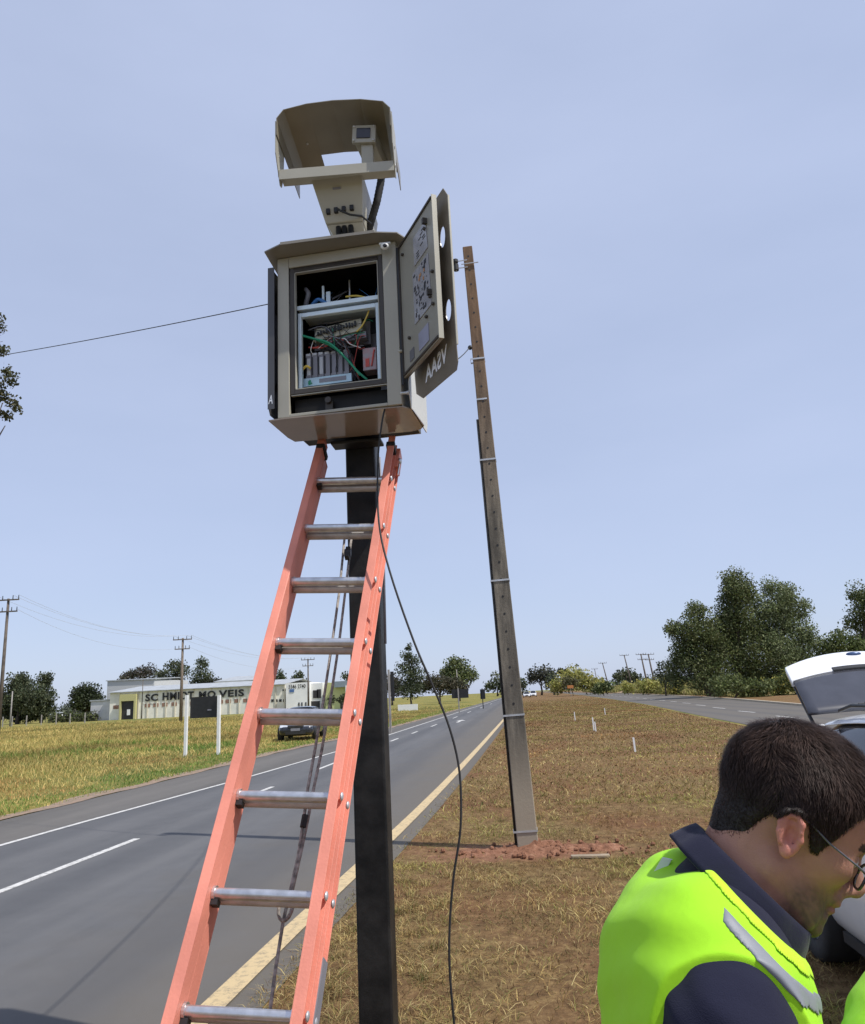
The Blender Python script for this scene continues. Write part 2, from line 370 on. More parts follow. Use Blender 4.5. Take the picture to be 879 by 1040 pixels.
# ground sheet
b = B(); xs = [-3000, -600, -200, -80, -30, -8, 0, 8, 30, 80, 200, 600, 3000]; ys_ = [-300, -50, 0, 20, 60, 150, 400, 1200, 4500]
b.add([(x, y, 0) for y in ys_ for x in xs], [(j*13+i, j*13+i+1, (j+1)*13+i+1, (j+1)*13+i) for j in range(len(ys_)-1) for i in range(12)])
o = mk('ground', b, G_fld, kind='structure'); o['label'] = 'flat grassy ground stretching to the horizon'
strip('median_ground', lambda y: interp(YEL, y)+0.30, lambda y: interp(RN, y)-0.2, 0.004, G_med, 'wide median of dry brown grass between the two roads')
strip('right_verge_ground', lambda y: interp(RF, y)+0.1, lambda y: interp(RF, y)+14, 0.004, G_med, 'dry verge beyond the right hand road')
strip('road_shoulder', lambda y: interp(GRS, y), lambda y: interp(YEL, y)+0.30, 0.008, A_sh, 'grey brown paved shoulder of the left road')
strip('road', lambda y: interp(WHT, y), lambda y: interp(YEL, y), 0.012, A_road, 'two lane asphalt road running to the horizon')
strip('road_right', lambda y: interp(RN, y), lambda y: interp(RF, y), 0.012, A_road, 'opposite carriageway curving away on the right')
strip('soil_edge', lambda y: interp(GRS, y)-0.45-0.15*math.sin(y*1.7), lambda y: interp(GRS, y)+0.06*math.sin(y*2.3), 0.016, G_edge, 'strip of bare orange soil along the shoulder', ys=list(np.arange(0, 90, 0.7)))
def line(name, f, wid, y0, y1, m, label, z=0.016):
    ys = sorted(set([y0, y1]+[y for y in YS if y0 < y < y1])); b = B(); vs = []
    for y in ys: x = f(y); vs += [(x-wid/2, y, z), (x+wid/2, y, z)]
    b.add(vs, [(2*i, 2*i+1, 2*i+3, 2*i+2) for i in range(len(ys)-1)])
    o = mk(name, b, m, kind='structure'); o['label'] = label; return o
line('edge_line', lambda y: interp(YEL, y)+0.01, 0.155, -10, 400, P_yel, 'cream edge line beside the median')
line('edge_line', lambda y: interp(WHT, y), 0.095, -10, 400, P_white, 'white edge line on the far side of the road')
b = B()
for y0, y1 in [(2.0, 4.6), (7.3, 10.3), (13.2, 15.95), (19.5, 22.7), (25.6, 27.6), (30.5, 32.4), (36, 38), (43, 46), (56, 60), (70, 75), (90, 96), (115, 122)]:
    x = interp(DSH, (y0+y1)/2); b.box(x-0.045, x+0.045, y0, y1, 0.0125, 0.0165)
o = mk('lane_dashes', b, P_white, kind='structure'); o['label'] = 'white dashes between the lanes of the left road'
b = B()
for y0 in (47.5,): 
    x = interp(DSH, y0)+0.75+0.3*(y0 > 40); b.prism([(x-0.08, y0, 0.0125), (x+0.08, y0, 0.0125), (x+0.08, y0+2.6, 0.0125), (x+0.3, y0+2.6, 0.0125), (x, y0+4.2, 0.0125), (x-0.3, y0+2.6, 0.0125), (x-0.08, y0+2.6, 0.0125)], (0, 0, 0.004))
o = mk('lane_arrows', b, P_white, kind='structure'); o['label'] = 'worn white arrow painted on the road'
b = B()
for y0 in np.arange(10, 200, 8.0):
    for k in (0.42,):
        x = interp(RN, y0)*(1-k)+interp(RF, y0)*k; b.box(x-0.06, x+0.06, y0, y0+3, 0.0125, 0.0165)
o = mk('right_lane_dashes', b, P_white, kind='structure'); o['label'] = 'white dashes on the right hand road'
# low kerb along the right road far side (thin concrete gutter)
b = B()
ys = list(np.arange(20, 200, 4.0))
for i in range(len(ys)-1):
    x0, x1 = interp(RF, ys[i])+0.05, interp(RF, ys[i+1])+0.05
    b.hexa([(x0, ys[i], 0), (x0+0.25, ys[i], 0), (x1, ys[i+1], 0), (x1+0.25, ys[i+1], 0), (x0, ys[i], 0.13), (x0+0.25, ys[i], 0.13), (x1, ys[i+1], 0.13), (x1+0.25, ys[i+1], 0.13)])
o = mk('kerb', b, mat('kerb_concrete', (0.42, 0.36, 0.27), 0.9, var=0.2), kind='structure'); o['label'] = 'pale kerb on the far side of the right road'
# low bank of red soil beyond the right road
b = B(); nx, ny = 14, 60; vs = []
for j in range(ny):
    y = 75+j*5.2
    for i in range(nx):
        t = i/(nx-1); x = interp(RF, y)+3+t*60
        h = 1.5*min(1, t*7)*max(0.0, 1-t*0.9)*min(1, j/7.0, (ny-1-j)/8.0)*(0.7+0.6*float(noise2(x, y, 14, 3)))
        vs.append((x, y, h-0.05))
b.add(vs, [(j*nx+i, j*nx+i+1, (j+1)*nx+i+1, (j+1)*nx+i) for j in range(ny-1) for i in range(nx-1)])
G_bank = graded('bank_ground', lambda n, p: (n.links.new(mixc(n, ramp(n, noise(n, 0.16, 5, 0.6), [(0.47, (0, 0, 0)), (0.6, (1, 1, 1))]), ramp(n, noise(n, 3, 6, 0.7), [(0.3, (0.14, 0.13, 0.04)), (0.7, (0.32, 0.27, 0.10))]), (0.34, 0.19, 0.11)), p.inputs['Base Color'])))
o = mk('bank_terrain', b, G_bank, kind='structure', smooth=True); o['label'] = 'low bank of red soil and yellow grass beyond the right road'

# bare red soil patch round the pole
CP = gnd(537, 862)
def blob(cx, cy, rx, ry, z, seed, n=40):
    return [(cx+rx*math.cos(t)*(0.75+0.5*float(noise2(math.cos(t)*2+5, math.sin(t)*2+5, 1, seed))), cy+ry*math.sin(t)*(0.75+0.5*float(noise2(math.cos(t)*2+5, math.sin(t)*2+5, 1, seed))), z) for t in np.arange(n)*2*PI/n]
b = B(); vs = []; nn = 44
for (cx, cy, rx, ry, hh, sd) in [(CP[0]+0.1, CP[1]-0.1, 0.62, 0.42, 0.07, 1), (CP[0]-0.55, CP[1]-0.22, 0.3, 0.2, 0.03, 2), (CP[0]+0.7, CP[1]-0.1, 0.36, 0.22, 0.05, 5)]:
    k = 16; vs = []; 
    for i in range(k):
        q = blob(cx, cy, rx*(i+0.001)/(k-1), ry*(i+0.001)/(k-1), 0, sd, nn)
        r = i/(k-1)
        for p in q: vs.append((p[0], p[1], -0.006+0.012*(1-r)+hh*max(0, 1-r*r)*(0.1+2.2*float(noise2(p[0], p[1], 0.13, sd))*float(noise2(p[0], p[1], 0.05, sd+1)))))
    b.add(vs, [(i*nn+j, i*nn+(j+1) % nn, (i+1)*nn+(j+1) % nn, (i+1)*nn+j) for i in range(k-1) for j in range(nn)])
o = mk('red_soil_patch', b, G_soil, kind='structure', smooth=True); o['label'] = 'patch of freshly dug red soil round the foot of the concrete pole'

# ---------------------------------------------------------------- grass (stuff)
def blades(name, X, Y, H, W, cols, m, label, lean=0.5, z0=0.0, Z=None):
    n = len(X); a = rng.uniform(0, 2*PI, n); ca, sa = np.cos(a), np.sin(a)
    la = rng.uniform(0, 2*PI, n); L = H*rng.uniform(0.1, lean*1.6, n)
    zz = (Z if Z is not None else np.zeros(n))+z0
    V = np.zeros((n, 5, 3), np.float32)
    V[:, 0] = np.c_[X-ca*W, Y-sa*W, zz]; V[:, 1] = np.c_[X+ca*W, Y+sa*W, zz]
    mx_, my_ = X+np.cos(la)*L*0.35, Y+np.sin(la)*L*0.35
    V[:, 2] = np.c_[mx_-ca*W*.7, my_-sa*W*.7, zz+H*0.6]; V[:, 3] = np.c_[mx_+ca*W*.7, my_+sa*W*.7, zz+H*0.6]
    V[:, 4] = np.c_[X+np.cos(la)*L, Y+np.sin(la)*L, zz+H*rng.uniform(0.55, 1.0, n)]
    base = (np.arange(n)*5)[:, None]
    F = np.concatenate([base+np.array([[0, 1, 3]]), base+np.array([[0, 3, 2]]), base+np.array([[2, 3, 4]])])
    C = np.repeat(cols, 5, axis=0)
    o = npmesh(name, V.reshape(-1, 3), F, m, C, kind='stuff'); o['label'] = label; return o
Mg = attrmat('grass_blades', 0.8, 0.25)
def pal(n, cs, ps, var=0.25):
    k = rng.choice(len(cs), n, p=np.array(ps)/sum(ps)); c = np.array(cs)[k]; return np.clip(c*rng.uniform(1-var, 1+var, (n, 1)), 0, 1)
DRY = [(0.42, 0.31, 0.12), (0.28, 0.18, 0.07), (0.165, 0.095, 0.042), (0.25, 0.23, 0.07), (0.12, 0.14, 0.035), (0.52, 0.42, 0.19)]
# median: density falls with distance
n = 330000
Yv = 1.9+16*rng.beta(1.0, 2.6, n); Xv = rng.uniform(-1.65, 8.4, n)
keep = (Xv > interp(YEL, Yv)+0.26+0.1*rng.standard_normal(n).clip(-1, 1)) & (Xv < interp(RN, Yv)-0.2) & (Xv < 0.62*Yv+0.6)
dens = noise2(Xv, Yv, 0.45, 1)*0.6+noise2(Xv, Yv, 0.16, 2)*0.6
dpatch = np.minimum(np.hypot((Xv-CP[0]-.1)/1.4, (Yv-CP[1]+.18)/.62), np.hypot((Xv-CP[0]+1.05)/.65, (Yv-CP[1]+.25)/.4))
keep &= (rng.uniform(0, 1, n) < dens**1.6*1.2) & ((dpatch+0.5*noise2(Xv, Yv, 0.3, 12)-0.25 > 0.85) | (rng.uniform(0, 1, n) < 0.12))
Xv, Yv = Xv[keep], Yv[keep]; n = len(Xv)
tone = noise2(Xv, Yv, 1.1, 5); tone2 = noise2(Xv, Yv, 0.35, 9)
C = pal(n, DRY, [3.8, 3.6, 3.2, 1.5, 0.6, 1.8]); C *= (0.5+0.9*tone2)[:, None]; C[tone > 0.66] *= (0.88, 1.03, 0.8); C[tone < 0.30] *= (0.85, 0.72, 0.68)
blades('median_grass', Xv, Yv, rng.uniform(0.012, 0.055, n)*(0.6+0.9*tone2), rng.uniform(0.0012, 0.003, n)*(0.8+Yv*0.07), C, Mg, 'short dry grass tangled over the near median', 2.2)
n = 130000
Yv = 12+150*rng.beta(1.0, 3.2, n); Xv = rng.uniform(-1.4, 17, n); keep = (Xv > interp(YEL, Yv)+0.35) & (Xv < interp(RN, Yv)-0.3)
Xv, Yv = Xv[keep], Yv[keep]; n = len(Xv); tone = noise2(Xv, Yv, 3.0, 5)
C = pal(n, DRY, [2.6, 3.4, 3.0, 1.8, 0.8, 1.0]); C *= (0.5+0.8*noise2(Xv, Yv, 1.3, 17))[:, None]; C[tone > 0.66] *= (0.9, 1.03, 0.78); C[tone < 0.33] *= (0.92, 0.74, 0.7)
blades('far_median_grass', Xv, Yv, rng.uniform(0.02, 0.07, n), rng.uniform(0.004, 0.012, n)*(0.6+Yv*0.03), C, Mg, 'dry brown grass on the median running to the horizon', 1.6)
# taller straw tufts on the near median
nt_ = 1500; Yt = 2.2+11*rng.beta(1, 2.0, nt_); Xt = rng.uniform(-1.4, 7.5, nt_); kt = (Xt > interp(YEL, Yt)+0.4) & (Xt < 0.62*Yt+0.4) & (noise2(Xt, Yt, 1.4, 31) > 0.42) & (np.hypot((Xt-CP[0])/1.2, (Yt-CP[1]+.1)/.6) > 1); Xt, Yt = Xt[kt], Yt[kt]
kk = np.repeat(np.arange(len(Xt)), 42); n = len(kk); Xv = Xt[kk]+rng.normal(size=n)*0.035; Yv = Yt[kk]+rng.normal(size=n)*0.035
C = pal(n, DRY, [4, 2.5, 1.2, 2.2, 1.2, 2.6])*rng.uniform(0.6, 1.2, len(Xt))[kk][:, None]
blades('median_tufts', Xv, Yv, rng.uniform(0.03, 0.10, n), rng.uniform(0.0012, 0.0024, n)*(0.8+Yv*0.06), C, Mg, 'taller straw coloured tufts on the near median', 1.5)
# left field
n = 300000
Yv = 9+120*rng.beta(1.0, 2.4, n); d = 60*rng.beta(1.0, 2.0, n); Xv = interp(GRS, Yv)-0.25-d*(0.5+Yv/60)
keep = (Xv > -1.0*Yv-4); Xv, Yv, d = Xv[keep], Yv[keep], d[keep]; n = len(Xv)
dd = interp(GRS, Yv)-Xv; tn = noise2(Xv, Yv, 3.2, 8)*0.6+noise2(Xv, Yv, 0.9, 4)*0.4
FLD = [(0.52, 0.40, 0.15), (0.40, 0.30, 0.10), (0.25, 0.22, 0.065), (0.13, 0.19, 0.045), (0.09, 0.14, 0.035)]
C = pal(n, FLD, [3, 3.4, 2.0, 0.7, 0.5])*(0.55+0.9*noise2(Xv, Yv, 5.0, 21))[:, None]; k2 = (tn < 0.36) & (dd < 14); C[k2] *= (0.9, 0.75, 0.8)
gr = (dd < 0.7+2.2*noise2(Xv, Yv, 1.5, 3)) | ((tn > 0.70) & (dd < 16)) ; k = gr & (rng.uniform(0, 1, n) < 0.75); C[k] = pal(k.sum(), [(0.10, 0.20, 0.03), (0.17, 0.26, 0.05), (0.24, 0.26, 0.07)], [3, 3, 2])
H = rng.uniform(0.05, 0.17, n)*(0.5+1.0*np.clip(dd/9, 0, 1.5))*(0.4+1.2*tn)
blades('field_grass', Xv, Yv, H, rng.uniform(0.003, 0.008, n)*(0.6+Yv*0.032), C, Mg, 'yellow and green grass of the field left of the road', 0.9)

# ================================================================ BLACK POLE
T = thing('steel_pole', (-0.705, 3.70, 0), 'square black steel pole carrying the open cabinet, behind the ladder', 'pole')
b = B(); b.box(-0.78, -0.63, 3.625, 3.775, 0, 3.78)
mk('shaft', b, 'black_pole', T, bevel=0.012)
b = B(); b.box(-0.83, -0.58, 3.52, 3.62, 2.872, 2.888)
mke('bracket', b, 'black', T, bevel=0.004)
b = B(); b.box(-0.87, -0.54, 3.535, 3.865, 0, 0.025)
mk('base_plate', b, 'black', T)
# small pale conduit beside the pole
b = B(); b.tube([(-0.612, 3.66, 2.83), (-0.607, 3.66, 2.4), (-0.613, 3.655, 1.9)], 0.006, 8)
mk('conduit', b, 'plastic_grey', T, smooth=True)

# ================================================================ CABINET
cy_ = -0.082; EX = np.array([math.cos(cy_), math.sin(cy_), 0]); EIN = np.array([-math.sin(cy_), math.cos(cy_), 0]); EZ = np.array([0, 0, 1.0])
CO = np.array([-0.991, 3.2, 2.891]); CF = (CO, EX, EIN, EZ)
CW, CH, CD = 0.577, 0.812, 0.40
CAB = thing('control_cabinet', (-0.705, 3.45, 2.89), 'open beige roadside control cabinet full of electronics on top of the black pole', 'cabinet')
def cb(): return B(CF)
b = cb(); t = 0.004
b.box(0.0, t, 0.004, CD, 0.008, CH); b.box(CW-t, CW, 0.004, CD, 0.008, CH); b.box(t, CW-t, CD-t, CD, 0.008, CH); b.box(t, CW-t, 0.004, CD-t, CH-t, CH-0.0005)
mk('housing', b, 'beige', CAB, bevel=0.001)
b = cb(); e = 0.0045
b.box(e, e+0.003, 0.006, CD-0.006, 0.01, CH-0.006); b.box(CW-e-0.003, CW-e, 0.006, CD-0.006, 0.01, CH-0.006); b.box(0.008, CW-0.008, CD-0.010, CD-0.0055, 0.01, CH-0.006); b.box(0.008, CW-0.008, 0.006, CD-0.011, CH-0.012, CH-0.0075)
b.box(0.008, CW-0.008, 0.006, CD-0.011, 0.010, 0.014)
mk('shade_liner', b, 'shade_in', CAB)  # near-black sheets carry the shade inside the beige box
b = cb()
b.box(0, 0.056, -0.012, 0.003, 0.009, CH); b.box(0.512, CW, -0.012, 0.003, 0.009, CH); b.box(0.056, 0.512, -0.012, 0.003, 0.757, CH); b.box(0.056, 0.512, -0.0115, 0.003, 0.009, 0.024)
mk('front_frame', b, 'beige', CAB, bevel=0.003)
b = cb()   # brown gasket frame round the window
gu0, gu1, gw0, gw1 = 0.0585, 0.51, 0.118, 0.7555
b.box(gu0, gu0+0.021, -0.006, 0.012, gw0, gw1); b.box(gu1-0.021, gu1, -0.006, 0.012, gw0, gw1); b.box(gu0+0.021, gu1-0.021, -0.006, 0.012, gw1-0.021, gw1); b.box(gu0+0.021, gu1-0.021, -0.006, 0.012, gw0, gw0+0.021)
mk('door_seal', b, 'gasket', CAB, bevel=0.002)
b = cb()
i0, i1, j0, j1 = 0.081, 0.487, 0.141, 0.733
for (a0, a1, c0, c1) in [(i0, i0+0.004, j0, j1), (i1-0.004, i1, j0, j1), (i0, i1, j1-0.004, j1), (i0, i1, j0, j0+0.004)]: b.box(a0, a1, -0.004, 0.016, c0, c1)
b.box(0.062, 0.51, -0.004, 0.01, 0.112, 0.116)
mk('inner_frame', b, 'beige', CAB)
b = cb()   # lower chamber back sheet, coloured for the shade inside, and bolt
b.box(0.06, 0.51, 0.05, 0.054, 0.02, 0.112)
mk('lower_plate', b, 'shade_in', CAB)
b = cb(); b.box(0.215, 0.25, 0.02, 0.035, 0.01, 0.075); b.tube([(0.232, 0.004, 0.078), (0.232, 0.03, 0.078)], 0.015, 12)
mk('mounting_bolt', b, 'gasket', CAB, bevel=0.001)
# shelf and rack
b = cb(); b.box(0.083, 0.484, 0.03, 0.20, 0.556, 0.560); b.box(0.083, 0.484, 0.024, 0.03, 0.552, 0.572)
mk('shelf', b, 'iceblue', CAB)
b = cb()
r0, r1, s0, s1 = 0.082, 0.476, 0.150, 0.553
v0, v1 = 0.035, 0.060
b.box(r0, r0+0.016, v0, v1, s0, s1-0.012); b.box(r1-0.016, r1, v0, v1, s0, s1-0.012); b.box(r0+0.016, r1-0.016, v0, v1, s1-0.034, s1-0.013); b.box(r0+0.016, r1-0.016, v0, v1, s0, s0+0.012)
RACK = mk('equipment_rack', b, 'iceblue', CAB, bevel=0.002)
b = cb(); b.box(0.092, 0.325, 0.075, 0.09, 0.185, 0.225)
mk('label_strip', b, 'pale_blue', CAB)
b = cb(); 
for k in range(9): b.box(0.118+0.003*(k % 3), 0.124+0.009*random.random(), 0.0735, 0.0745, 0.19+0.003*k, 0.193+0.003*k)
for k in range(5): b.box(0.115, 0.137-0.002*k, 0.0735, 0.0745, 0.193+0.004*k, 0.195+0.004*k)
mk('green_mark', b, 'green', CAB)
b = cb(); b.box(0.17, 0.30, 0.0735, 0.0745, 0.195, 0.215)
mk('label_print', b, 'plastic_grey', CAB)
b = cb()
for k in range(7):
    u0 = 0.102+k*0.0305; b.box(u0, u0+0.0275, 0.080, 0.19, 0.228, 0.352)
PLC = mk('module_rack', b, 'plastic_grey', CAB, bevel=0.002)
b = cb()
for k in range(7):
    u0 = 0.102+k*0.0305; b.box(u0+0.004, u0+0.0235, 0.0775, 0.0805, 0.338, 0.350)
    if k in (0, 2): b.box(u0+0.008, u0+0.024, 0.0775, 0.0805, 0.24, 0.325)
mke('module_front', b, mat('module_white', (0.5, 0.52, 0.55), 0.5), PLC)
b = cb()
for k in range(7):
    u0 = 0.102+k*0.0305; b.box(u0+0.0015, u0+0.006, 0.0770, 0.0800, 0.24, 0.33)
mke('module_slot', b, 'black', PLC)
b = cb()
b.hexa([(0.145, 0.07, 0.405), (0.385, 0.07, 0.430), (0.145, 0.16, 0.405), (0.385, 0.16, 0.43), (0.155, 0.085, 0.475), (0.375, 0.085, 0.50), (0.155, 0.16, 0.475), (0.375, 0.16, 0.50)])
PS = mk('terminal_box', b, 'plastic_olive', CAB, bevel=0.003)
b = cb()
for k in range(14):
    u0 = 0.165+k*0.014; z_ = 0.43+0.0018*k; b.box(u0, u0+0.008, 0.064, 0.075, z_+random.random()*0.01, z_+0.018+0.012*random.random())
mk('terminals', b, 'black', PS)
b = cb(); b.hexa([(0.19, 0.075, 0.375), (0.40, 0.075, 0.395), (0.19, 0.12, 0.375), (0.40, 0.12, 0.395), (0.19, 0.075, 0.402), (0.40, 0.075, 0.425), (0.19, 0.12, 0.402), (0.40, 0.12, 0.425)])
mk('terminal_strip', b, 'plastic_grey', PS)
b = cb(); b.box(0.378, 0.445, 0.085, 0.15, 0.232, 0.345)
RL = mk('relay', b, 'plastic_clear', CAB, bevel=0.004)
b = cb(); b.box(0.392, 0.41, 0.0825, 0.0855, 0.25, 0.29); b.tube([(0.42, 0.083, 0.25), (0.435, 0.083, 0.33)], 0.004, 6)
mk('relay_coil', b, 'red', RL)
b = cb(); b.box(0.39, 0.47, 0.20, 0.21, 0.36, 0.47); b.box(0.43, 0.475, 0.21, 0.22, 0.16, 0.36)
mk('back_plate', b, 'plastic_grey', CAB)
def cable(pts, r, m, name='cable', par=None):
    b = cb(); P = [np.array(p) for p in pts]; q = []
    for i in range(len(P)-1):
        p0 = P[max(i-1, 0)]; p1 = P[i]; p2 = P[i+1]; p3 = P[min(i+2, len(P)-1)]
        for t in np.arange(0, 1, 0.2): q.append(0.5*((2*p1)+(-p0+p2)*t+(2*p0-5*p1+4*p2-p3)*t*t+(-p0+3*p1-3*p2+p3)*t**3))
    q.append(P[-1]); b.tube(q, r, 6); return mk(name, b, m, par or CAB, smooth=True)
cable([(0.425, 0.07, 0.545), (0.415, 0.06, 0.50), (0.39, 0.055, 0.445), (0.36, 0.06, 0.42)], 0.0042, 'yellow')
cable([(0.09, 0.06, 0.44), (0.15, 0.05, 0.41), (0.23, 0.05, 0.375), (0.30, 0.055, 0.30), (0.36, 0.06, 0.22), (0.40, 0.07, 0.18)], 0.0055, 'green')
cable([(0.10, 0.065, 0.438), (0.17, 0.055, 0.40), (0.24, 0.058, 0.36), (0.31, 0.058, 0.285), (0.37, 0.06, 0.20)], 0.004, 'green')
cable([(0.12, 0.075, 0.38), (0.2, 0.07, 0.37), (0.26, 0.07, 0.40), (0.33, 0.07, 0.37)], 0.004, 'red')
cable([(0.14, 0.075, 0.372), (0.2, 0.068, 0.385), (0.24, 0.07, 0.41), (0.30, 0.075, 0.36), (0.34, 0.075, 0.26), (0.36, 0.075, 0.19)], 0.003, 'red')
cable([(0.22, 0.07, 0.42), (0.28, 0.06, 0.39), (0.32, 0.06, 0.33), (0.34, 0.07, 0.23), (0.37, 0.07, 0.17)], 0.0035, 'black')
cable([(0.20, 0.07, 0.42), (0.26, 0.06, 0.405), (0.30, 0.065, 0.36), (0.315, 0.07, 0.26)], 0.0025, 'plastic_grey')
cable([(0.09, 0.07, 0.27), (0.115, 0.06, 0.28), (0.13, 0.07, 0.27)], 0.006, 'yellow')
cable([(0.13, 0.1, 0.61), (0.17, 0.08, 0.625), (0.21, 0.09, 0.60)], 0.009, 'blue')
cable([(0.30, 0.1, 0.63), (0.36, 0.09, 0.62), (0.42, 0.1, 0.60)], 0.005, 'yellow')
cable([(0.10, 0.1, 0.70), (0.12, 0.08, 0.66), (0.10, 0.1, 0.61), (0.14, 0.12, 0.59)], 0.012, 'plastic_grey')
cable([(0.17, 0.14, 0.53), (0.22, 0.12, 0.515), (0.30, 0.13, 0.525), (0.36, 0.12, 0.51)], 0.004, 'plastic_grey')
rq = random.Random(3)
for k in range(22):
    u0, u1 = rq.uniform(0.11, 0.40), rq.uniform(0.11, 0.44); w0_, w1_ = rq.choice([(0.37, 0.42), (0.345, 0.40), (0.355, 0.47), (0.24, 0.40)])
    cable([(u0, 0.078, w0_), ((u0*2+u1)/3+rq.uniform(-.02, .02), 0.064, w0_+rq.uniform(-0.02, 0.035)), ((u0+u1*2)/3, 0.064, w1_+rq.uniform(-0.035, 0.02)), (u1, 0.076, w1_)], rq.choice([0.0013, 0.0018, 0.0024]), rq.choice(['black', 'plastic_grey', 'red', 'white', 'black', 'green']))
for k in range(8):
    u0 = rq.uniform(0.11, 0.45); cable([(u0, 0.15, 0.575), (u0+rq.uniform(-.05, .05), 0.12, rq.uniform(0.60, 0.66)), (u0+rq.uniform(-.1, .1), 0.2, 0.72)], rq.choice([0.002, 0.004]), rq.choice(['black', 'plastic_grey', 'blue']))
b = cb(); b.box(0.12, 0.40, 0.16, 0.17, 0.40, 0.52); mk('mounting_plate', b, 'plastic_grey', CAB)
b = cb(); b.box(0.185, 0.195, 0.09, 0.10, 0.57, 0.70); b.box(0.205, 0.225, 0.09, 0.10, 0.57, 0.665)
mke('bracket', b, 'iceblue', CAB)
b = cb(); b.box(0.31, 0.316, 0.12, 0.13, 0.57, 0.73); b.box(0.18, 0.215, 0.05, 0.09, 0.775, 0.785); b.box(0.37, 0.40, 0.04, 0.09, 0.775, 0.785)
mke('bracket', b, 'galv', CAB)
# visors (top sheet and bottom sheet)
b = B(); b.prism([(-1.035, 3.125, 3.706), (-0.945, 3.078, 3.706), (-0.50, 3.062, 3.706), (-0.40, 3.085, 3.706), (-0.352, 3.16, 3.706), (-0.34, 3.60, 3.706), (-1.03, 3.66, 3.706)], (0, 0, 0.006))
b.prism([(-0.945, 3.078, 3.712), (-0.50, 3.062, 3.712), (-0.50, 3.066, 3.712), (-0.945, 3.082, 3.712)], (0, 0, 0.008))
mk('top_visor', b, 'beige_shade', CAB)
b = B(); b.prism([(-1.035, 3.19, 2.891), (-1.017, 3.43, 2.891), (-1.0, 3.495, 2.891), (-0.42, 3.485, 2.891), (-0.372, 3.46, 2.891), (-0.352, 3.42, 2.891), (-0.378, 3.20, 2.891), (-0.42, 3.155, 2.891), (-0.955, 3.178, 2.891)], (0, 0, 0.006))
mk('bottom_plate', b, mat('beige_ground_lit', (0.30, 0.245, 0.19), 0.16, var=0.06, vscale=3, coat=0.3), CAB)  # beige browned in its colour for light bounced off the ground
# side shields
b = cb()
pl = [(-0.040, -0.005, 0.03), (-0.040, 0.36, 0.03), (-0.040, 0.40, 0.08), (-0.040, 0.40, 0.73), (-0.040, 0.36, 0.78), (-0.040, 0.0, 0.78), (-0.040, -0.03, 0.74), (-0.040, -0.03, 0.07)]
b.prism(pl, (0.004, 0, 0)); b.box(-0.036, 0, 0.1, 0.13, 0.2, 0.23); b.box(-0.036, 0, 0.1, 0.13, 0.6, 0.63)
b.box(-0.040, -0.008, -0.032, -0.030, 0.05, 0.76)
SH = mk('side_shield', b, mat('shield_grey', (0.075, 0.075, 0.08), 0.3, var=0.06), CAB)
vs, fs = text_verts('A', 0.06, 0.2)
b = cb(); b.add([(-0.036+p[0]*0.5, -0.0335, 0.075+p[1]) for p in vs], fs)
mk('lettering', b, 'lettering', SH)
b = cb()
b.prism([(CW+0.03, 0.03, 0.0), (CW+0.03, 0.37, 0.0), (CW+0.03, 0.40, 0.05), (CW+0.03, 0.40, 0.75), (CW+0.03, 0.0, 0.75), (CW+0.03, 0.0, 0.05)], (0.004, 0, 0)); b.box(CW, CW+0.03, 0.1, 0.13, 0.2, 0.23); b.box(CW, CW+0.03, 0.1, 0.13, 0.6, 0.63)
mk('side_shield', b, mat('shield_sunlit', (0.55, 0.54, 0.48), 0.4, var=0.04), CAB)  # beige plate coloured whiter, strong sun put into the paint
b = cb(); b.tube([(CW-0.002, -0.02, 0.055), (CW+0.03, -0.03, 0.05)], 0.006, 8); b.ball((CW+0.032, -0.03, 0.05), 0.009)
mke('latch', b, 'galv', CAB)
b = cb(); b.box(CW-0.001, CW+0.010, -0.008, 0.0, 0.10, 0.78)
mk('hinge', b, 'black', CAB)
# white round fitting on the frame corner
fc = at(391, 250, 3.10)
b = B(); b.ball(fc, (0.02, 0.014, 0.018), 14, 10); b.tube([fc+(-0.026, 0.004, 0.016), fc+(0.026, 0.004, 0.016)], 0.006, 8)
FT = mk('small_camera', b, 'white', CAB, smooth=True)
b = B(); b.ball(fc+(0.002, -0.009, -0.003), (0.011, 0.008, 0.010), 12, 8); mk('lens', b, 'glass_dark', FT, smooth=True)
# ---------------- door
hx = np.array([-0.405, 3.15, 0.0]); dd_ = np.array([0.47552, -0.87971, 0]); dn = np.array([0.87971, 0.47552, 0])
DF = (hx, dd_, dn, EZ)       # s along the door, t outwards, z world
def db(): return B(DF)
b = db(); z0, z1, sw = 3.022, 3.672, 0.412
b.box(0.0, sw, 0.0, 0.004, z0, z1)
b.box(0.0, 0.004, 0.004, 0.018, z0, z1); b.box(0.004, sw-0.004, 0.004, 0.018, z0, z0+0.004); b.box(0.004, sw-0.004, 0.004, 0.018, z1-0.004, z1)
DOOR = mk('door', b, mat('door_inner', (0.33, 0.315, 0.265), 0.33, var=0.05, vscale=4), CAB, bevel=0.001)
b = db(); b.box(sw-0.003, sw+0.002, -0.003, 0.019, z0+0.001, z1-0.001); mk('door_edge', b, 'beige', DOOR)
b = db(); b.box(0.006, sw-0.006, -0.006, -0.001, z1-0.016, z1-0.006); b.box(0.006, sw-0.006, -0.006, -0.001, z0+0.006, z0+0.016); b.box(0.006, 0.014, -0.006, -0.001, z0+0.016, z1-0.016); mk('door_rim', b, 'gasket', DOOR)
b = db(); b.prism([(0.19, -0.003, 3.60), (0.335, -0.003, 3.60), (0.345, -0.003, 3.465), (0.19, -0.003, 3.465)], (0, 0.002, 0)); mk('label_sheet', b, 'paper', DOOR)
